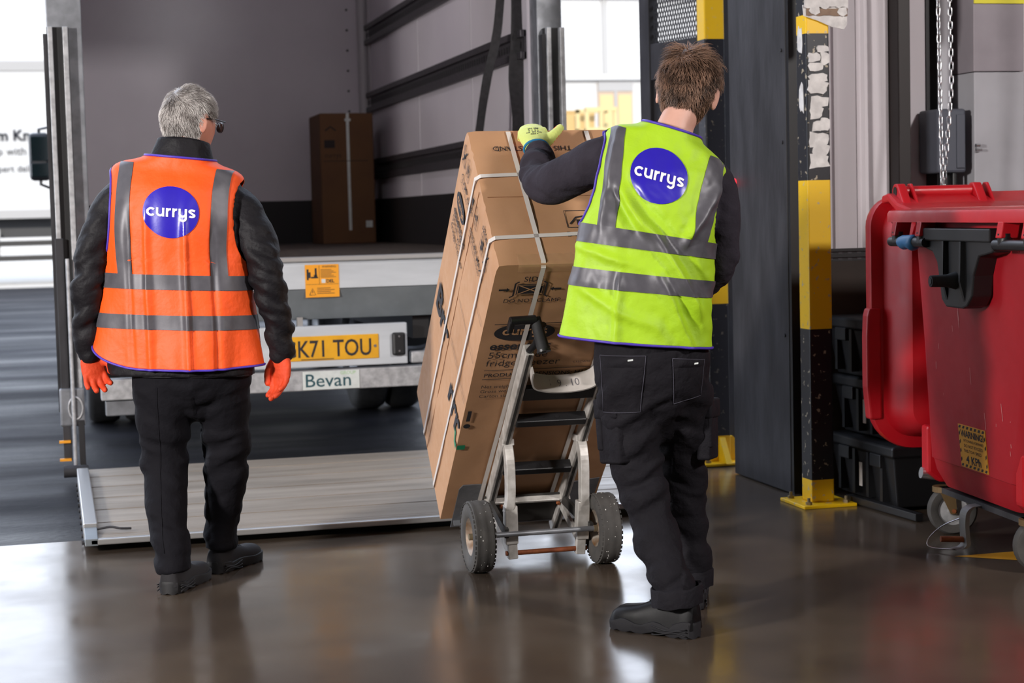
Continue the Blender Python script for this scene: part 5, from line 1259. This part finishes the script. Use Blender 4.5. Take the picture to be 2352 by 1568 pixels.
# body (skin): one continuous figure under the clothes with head and neck
HM = euler_at(Vector((.006, .038, 1.608)), -.10, -.03, -.72)
g = G(); head_geo(g, HM, False)
limb(g, [(-.028, .0, 1.44, .06, .062), (-.02, .005, 1.50, .058, .060), (-.008, .015, 1.56, .056, .062), (0, .03, 1.60, .05, .055)], n=4)
R = [[TO.pt(2 * pi * k / 30, h, -.022) for k in range(30)] for h in np.linspace(.76, 1.475, 20)]; g.rings(R)
for q in (((-.20, .005, 1.40, .05, .05), (-.27, -.01, 1.33, .042, .045), (-.345, -.035, 1.12, .036, .038), (-.364, -.02, 1.0, .034, .036), (-.374, .01, .83, .026, .028)), ((.11, .03, 1.33, .04, .04), (.185, .022, 1.27, .036, .038), (.262, -.035, 1.08, .036, .038), (.284, -.02, .97, .034, .036), (.298, .014, .81, .026, .028)), ((-.115, 0, .78, .075, .08), (-.125, .0, .40, .046, .05), (-.104, -.08, .23, .042, .045), (-.078, -.148, .10, .034, .038)), ((.075, .02, .78, .075, .08), (.073, .12, .41, .046, .05), (.052, .16, .24, .042, .045), (.036, .168, .115, .034, .038))): limb(g, q, seg=16)
wrap(remesh(g, .0048, 3), 'body', 'skin', po)
hair(po, HM, 'hair_grey', -.092, lambda p: .010 + .010 * max(0, p.z / .11) + .004 * (p.y < 0), 7500, lambda p: .022 + .012 * max(0, p.z / .1), (.0, -.55, .85), 4, wid=.0014, lift=.30)
# glasses
gl = G(); E3 = lambda x, y, z: HM @ Vector((x, y, z))
for s in (-1, 1): gl.tube([E3(s * .082, -.035, .002), E3(s * .083, -.01, .012), E3(s * .080, .05, .014), E3(s * .070, .098, .012)], .0022, 6)
gl.tube([E3(-.012, .112, .012), E3(0, .114, .016), E3(.012, .112, .012)], .0018, 6)
for s in (-1, 1): gl.tube([E3(s * .038 + .024 * math.cos(t), .106 - .010 * abs(math.cos(t) * (1 if math.cos(t) * s > 0 else 0)), -.004 + .017 * math.sin(t)) for t in [2 * pi * k / 20 for k in range(20)]], .0022, 6, closed=True)
gf = gl.build('glasses', 'glass_frame', po, smooth=True, local=True)
for s in (-1, 1):
    g = G(); ring = [E3(s * .038 + .023 * math.cos(t), .105 - .010 * abs(math.cos(t) * (1 if math.cos(t) * s > 0 else 0)), -.004 + .016 * math.sin(t)) for t in [2 * pi * k / 20 for k in range(20)]]; g.add(ring, [tuple(range(20))]); g.build('lens', 'lens', gf, local=True)
def eyes(pr, M):
    for s in (-1, 1):
        g = G(); g.lathe([(0.0, -.011), (.007, -.0085), (.011, 0), (.007, .0085), (0.0, .011)], M @ Vector((s * .032, .076, .004)), M.to_3x3() @ Vector((0, 1, 0)), 14); e = g.build('eye', 'eye_white', pr, smooth=True, local=True)
        g = G(); c = M @ Vector((s * .032, .0865, .004)); d = (M.to_3x3() @ Vector((0, 1, 0))).normalized(); g.cyl(c, c + d * .001, .005, 12); g.build('iris', 'iris', e, local=True)
eyes(po, HM)
# gloves: left hangs with fingers half curled, right seen edge-on
def hang(org, yaw, tilt):
    M = place(Vector((0, 0, 0)), Vector((1, 0, 0)), Vector((0, -1, 0)), Vector((0, 0, -1)))
    return Matrix.Translation(org) @ Matrix.Rotation(tilt, 4, 'Y') @ Matrix.Rotation(yaw, 4, 'Z') @ M
g1 = glove(po, hang((-.374, .010, .835), .45, -.16), False, [(.60, .45, .35), (.45, .40, .3), (.35, .35, .3), (.22, .30, .25)], .10, [(.050, .030, .066), (.046, .046, .090)], 'glove_orange', fat=1.12, sc=1.02)
g2 = glove(po, hang((.300, .014, .812), -.75, .02), True, [(.22, .35, .30), (.24, .35, .30), (.28, .35, .30), (.32, .4, .3)], .015, [(.048, .018, .078), (.046, .022, .112)], 'glove_orange', fat=1.12, sc=1.06)
# shoes
shoe(po, Matrix.Translation((-.064, -.128, 0)) @ Matrix.Rotation(-.22, 4, 'Z'), False, 'suede_black', 'sole_black', 'orange_lining')
shoe(po, Matrix.Translation((.050, .205, 0.0)) @ Matrix.Rotation(-.38, 4, 'Z'), False, 'suede_black', 'sole_black', 'orange_lining')
# ------------------------------------------------------------ young man in the yellow vest, steadying the carton
py = thing('person', 'brown-haired person in yellow hi-vis vest leaning a carton back on the hand truck', 'person', (1.80, 5.15, 0), -AZ)
TY = Torso([(.82, -.078, .0, .835, -.10, -.02, .200, .135, .13), (.90, -.072, .0, .915, -.10, -.03, .200, .130, .13), (1.02, -.058, .0, 1.045, -.12, -.05, .198, .122, .125), (1.15, -.040, .012, 1.18, -.17, -.08, .196, .122, .12), (1.28, -.010, .032, 1.30, -.25, -.10, .194, .122, .115), (1.37, .012, .050, 1.39, -.31, -.12, .190, .110, .10), (1.43, .026, .064, 1.45, -.34, -.12, .182, .088, .085), (1.455, .034, .070, 1.475, -.34, -.12, .150, .085, .08), (1.475, .042, .076, 1.495, -.33, -.12, .098, .082, .075), (1.492, .049, .080, 1.512, -.32, -.12, .078, .078, .07)])
def ydisp(th, h, T):
    a = T.at(h)[5]; x = a * math.sin(th); low = max(0, min(1, (1.15 - h) / .3)); d = 0
    if math.cos(th) > 0:
        # long drape from the left shoulder blade to the right hip, with side pleats
        for (xa, ha, xb, hb, am, wd) in ((-.04, 1.235, .13, .98, .030, .017), (-.04, 1.27, .16, 1.04, -.018, .016), (-.125, 1.42, -.120, 1.20, .008, .012), (.10, 1.18, .15, 1.32, .014, .014), (-.13, .98, -.02, .93, .013, .014), (.04, 1.02, .12, .88, .020, .017), (-.16, 1.10, -.06, 1.08, .012, .012), (-.05, 1.00, -.05, .88, .013, .010), (-.10, 1.26, .0, 1.16, -.010, .014)):
            v = np.array([xb - xa, hb - ha]); L_ = np.linalg.norm(v); v = v / L_; p = np.array([x - xa, h - ha]); t = p @ v; q = p @ np.array([-v[1], v[0]])
            d += am * math.exp(-(q / wd) ** 2) * math.exp(-(max(0, -t, t - L_) / .05) ** 2)
        d += .008 * noise.noise(Vector((x * 14, h * 7, 9))) + .003 * noise.noise(Vector((x * 40, h * 30, 3)))
    d += .010 * low * math.sin(th * 4 + 2.2) * low
    d += .020 * low ** 2 * max(0, -math.sin(th)) ** 4
    return d
VY = Vest(TY, [(1.155, .21), (1.18, .190), (1.25, .176), (1.34, .172), (1.40, .176), (1.432, .192)], lambda t: .855, 1.492, ydisp, .855)
person_vest(py, VY, 'vest_yellow', [(1.118, 1.170), (1.000, 1.050)], [(-.115, -.140, 1.15, 1.452, .050), (.140, .150, 1.15, 1.452, .050)], (.0, 1.345, .081))
# work trousers
g = G()
limb(g, [(-.06, .0, 1.00, .150, .11), (-.045, .0, .90, .168, .125), (-.035, .0, .80, .174, .13), (-.028, .01, .72, .155, .115), (-.02, .03, .66, .11, .09), (-.012, .05, .60, .06, .06)], n=5, seg=30)
limb(g, [(-.112, .0, .82, .098, .11), (-.108, -.005, .70, .094, .105), (-.095, .0, .58, .082, .088), (-.077, .0, .46, .076, .080), (-.055, -.03, .36, .072, .078), (-.030, -.075, .25, .067, .074), (.004, -.145, .15, .066, .074), (.014, -.170, .095, .068, .078)], seg=26, flat_end=True)
limb(g, [(.050, .02, .82, .094, .108), (.058, .05, .70, .094, .10), (.064, .11, .58, .086, .086), (.068, .16, .46, .078, .078), (.076, .18, .34, .072, .074), (.086, .19, .22, .066, .070), (.094, .195, .12, .060, .067), (.096, .197, .085, .060, .067)], seg=26, flat_end=True)
me = remesh(g, .0075, 5)
def wp_fold(c):
    k = .012 * bump1(c.z, .48, .18) + .010 * bump1(c.z, .17, .09) + .008 * bump1(c.z, .70, .06) + .004
    return k * folds(c, 18, -.45 if c.x < .03 else .4, 21) + .0022 * noise.noise(c * 10)
wt = wrap(me, 'work_trousers', 'workpants', py, wp_fold)
def seam(edge, par, r=.0011): 
    g = G(); g.tube([p - Vector((0, .0015, 0)) for p in edge], r, 5); g.build('stitching', 'stitch', par, smooth=True, local=True)
for poly in (((-.188, -.6, .660), (-.080, -.6, .665), (-.062, -.6, .835), (-.195, -.6, .835)), ((.022, -.6, .685), (.108, -.6, .705), (.120, -.6, .815), (.018, -.6, .825))):
    o, e = patch(wt, 'back_pocket', 'workpants', wt, poly, -.6, off=.005); seam(e, wt)
    A, B_, C_, D_ = [Vector(p) for p in poly]; o, e = patch(wt, 'pocket_flap', 'workpants', wt, (D_.lerp(A, .22), C_.lerp(B_, .22), C_, D_), -.6, off=.009, nv=5)
    g = G(); c = C_.lerp(D_, .35 if A.x < 0 else .3); hit = BVHTree.FromPolygons([v.co for v in me.vertices], [tuple(p.vertices) for p in me.polygons]).ray_cast(c - Vector((0, 0, .012)), Vector((0, 1, 0)))[0]
    if hit: g.obox(hit - Vector((0, .011, 0)), (.008, 0, .001), (0, .001, 0), (0, 0, .0025)); g.build('brand_tab', 'sign_white', wt, local=True)
# cargo pockets on the outer thighs: bellows body, flap and pen slots
def cargo(c, nrm, w, h, ang):
    n_ = Vector(nrm).normalized(); t = Vector((0, 0, 1)).cross(n_).normalized(); up = n_.cross(t)
    up = (up + t * ang).normalized(); t = up.cross(n_)
    c = Vector(c)
    for nm, (x0, x1, z0, z1, d0, d1) in (('cargo_pocket', (-w / 2, w / 2, -h / 2, h * .30, -.03, .014)), ('cargo_flap', (-w / 2 - .004, w / 2 + .004, h * .18, h * .5, -.03, .020)), ('pen_slot', (-w * .5, -w * .22, -h * .30, h * .22, .0, .019))):
        o = G().obox(c + t * (x0 + x1) / 2 + up * (z0 + z1) / 2 + n_ * (d0 + d1) / 2, t * (x1 - x0) / 2, up * (z1 - z0) / 2, n_ * (d1 - d0) / 2).build(nm, 'workpants', wt, local=True); b = o.modifiers.new('bevel', 'BEVEL'); b.width = .009; b.segments = 3; o.data.polygons.foreach_set('use_smooth', [True] * 6)
cargo((-.166, -.03, .60), (-.85, -.5, 0), .115, .20, -.10); cargo((.150, .09, .585), (.92, -.35, 0), .11, .19, .05)
# rolled cuffs
for c, ra, rb, tl in (((.014, -.170, .115), .071, .080, -.10), ((.096, .197, .098), .062, .070, .0)):
    g = G(); R = []
    for dz, q in ((-.028, .0), (-.03, .006), (.018, .008), (.024, .004), (.022, -.006), (-.02, -.008)):
        R.append([Vector((c[0] + (ra + q) * math.cos(t), c[1] + (rb + q) * math.sin(t), c[2] + dz + tl * -.1 + .10 * math.cos(t) * ra + .002 * math.sin(t * 7))) for t in [2 * pi * k / 32 for k in range(32)]])
    g.rings(R, cap=False); g.build('rolled_cuff', 'workpants', wt, smooth=True, local=True, auto=50)
# belt loop edge: jacket tail under the vest, fleece torso and sleeves
g = G()
R = [[TY.pt(2 * pi * k / 40, h, -.006) for k in range(40)] for h in np.linspace(.88, 1.488, 30)]; g.rings(R)
limb(g, [(-.105, .065, 1.430, .070, .070), (-.17, .085, 1.425, .070, .074), (-.24, .155, 1.398, .062, .070), (-.315, .235, 1.370, .062, .068), (-.358, .315, 1.375, .060, .064), (-.360, .40, 1.405, .054, .058), (-.356, .50, 1.446, .046, .050), (-.353, .585, 1.482, .036, .040)], ref=(0, .35, 1), seg=24)
limb(g, [(.13, .06, 1.375, .066, .070), (.178, .07, 1.33, .064, .074), (.196, .085, 1.22, .056, .070), (.192, .12, 1.10, .054, .066), (.13, .22, 1.02, .050, .055), (.05, .31, .965, .046, .050), (-.03, .395, .915, .038, .040)], seg=24)
me = remesh(g, .0075, 4)
def ysl(c):
    if abs(c.x + .01) < .16 and c.y < .16: return 0
    k = .020 * bump1(c.y, .33, .12) + .008 * bump1(c.y, .50, .05) + .005
    q = Vector((c.x, c.z, c.y)) if c.x < -.15 else c
    return k * folds(q, 20, .5, 31)
wf_ = wrap(me, 'fleece_top', 'fleece_grey', py, ysl)
# left hand on the far top edge of the carton: yellow knit back, orange palm
wr = Vector((-.362, .580, 1.482)); az_ = Vector((-.10, .80, .58)).normalized(); ax_ = Vector((.95, .10, .05)); ax_ = (ax_ - az_ * ax_.dot(az_)).normalized(); ay_ = az_.cross(ax_)
if ay_.z > 0: ay_ = -ay_
MG = place(wr, ax_, ay_, az_)
gy = glove(py, MG, False, [(.95, .75, .45), (.95, .75, .45), (1.0, .75, .45), (1.05, .75, .45)], .10, [(.056, .002, .066), (.078, .000, .094)], ['glove_yellow', 'glove_palm'], fat=1.15, sc=1.22)
MGi = MG.inverted()
for p in gy.data.polygons:
    c = MGi @ p.center; n_ = MGi.to_3x3() @ p.normal
    if (n_.y > .25 and c.z > .0) or (c.z > .118 and n_.y > -.35) or (c.x > .072 and n_.z > .35): p.material_index = 1
g = G(); R_ = []
g.tube([MG @ Vector((.0415 * math.cos(t), .0345 * math.sin(t), .002)) for t in [2 * pi * k / 30 for k in range(30)]], .0042, 8, closed=True); g.build('cuff_edge', 'cuff_blue', gy, smooth=True, local=True)
# small print on the back of the glove
g = G()
for tx, sz, zz in (('EN 388', .012, .088), ('2 1 3 1', .013, .074), ('CE  EN 420', .011, .062), ('SIZE 9', .010, .050)):
    v, f = text_geo(tx, sz, bold=.02, align='CENTER')
    g.add([(a, 0, zz + b) for a, b in v], f)
bv = BVHTree.FromPolygons([v.co for v in gy.data.vertices], [tuple(p.vertices) for p in gy.data.polygons]); out = []
for p in g.v:
    o_ = MG @ Vector((p.x, -.06, p.z)); d = (MG.to_3x3() @ Vector((0, 1, 0))).normalized(); h_ = bv.ray_cast(o_, d)[0]; out.append((h_ or (MG @ Vector((p.x, -.02, p.z)))) - d * .0008)
mk('glove_print', out, g.f, 'ink', gy, local=True)
# right hand on the far grip of the hand truck
wr2 = Vector((-.03, .395, .915)); az2 = Vector((-.55, .70, -.45)).normalized(); ax2 = Vector((.2, -.3, -.9)); ax2 = (ax2 - az2 * ax2.dot(az2)).normalized(); ay2 = az2.cross(ax2)
g3 = glove(py, place(wr2, -ax2, ay2, az2), False, [(1.0, 1.0, .6)] * 4, .02, [(.05, .03, .075), (.04, .05, .09)], 'glove_yellow', voxel=.004)
# body (skin)
HY = Matrix.Translation((.108, .125, 1.668)) @ Matrix.Rotation(-.16, 4, 'Y') @ Matrix.Rotation(-.30, 4, 'Z') @ Matrix.Rotation(-.16, 4, 'X')
HY = Matrix.Translation((.104, .125, 1.627)) @ Matrix.Rotation(.17, 4, 'Y') @ Matrix.Rotation(-.32, 4, 'Z') @ Matrix.Rotation(-.12, 4, 'X')
g = G(); head_geo(g, HY, True)
limb(g, [(.045, .065, 1.47, .066, .06), (.058, .078, 1.52, .057, .057), (.078, .092, 1.56, .054, .058), (.094, .11, 1.61, .05, .055)], n=4)
R = [[TY.pt(2 * pi * k / 30, h, -.024) for k in range(30)] for h in np.linspace(.88, 1.485, 18)]; g.rings(R)
for q in (((-.12, .07, 1.425, .05, .05), (-.345, .285, 1.38, .036, .038), (-.356, .50, 1.446, .024, .026), (-.355, .59, 1.485, .020, .022)), ((.13, .06, 1.37, .05, .05), (.192, .12, 1.10, .04, .045), (-.03, .40, .915, .026, .03)), ((-.105, 0, .86, .08, .085), (-.077, .0, .46, .046, .05), (-.03, -.075, .25, .042, .045), (.010, -.162, .12, .034, .038)), ((.05, .02, .86, .08, .085), (.068, .16, .46, .046, .05), (.086, .19, .22, .04, .044), (.096, .197, .12, .034, .038))): limb(g, q, seg=16)
wrap(remesh(g, .0048, 3), 'body', 'skin_pale', py)
hair(py, HY, 'hair_brown', -.097, lambda p: .008 + .020 * max(0, p.z / .11) + .008 * (p.y < -.03) * min(1, max(0, (p.z + .07) / .06)), 9500, lambda p: .026 + .028 * max(0, p.z / .1), (-.1, -.45, .9), 8, wid=.0016, lift=.50, wave=.10, clump=1.5)
eyes(py, HY)
# boots
shoe(py, Matrix.Translation((-.010, -.160, 0)) @ Matrix.Rotation(.90, 4, 'Z'), True, 'leather_black', 'sole_grey')
shoe(py, Matrix.Translation((.102, .24, 0)) @ Matrix.Rotation(-.10, 4, 'Z'), True, 'leather_black', 'sole_grey')
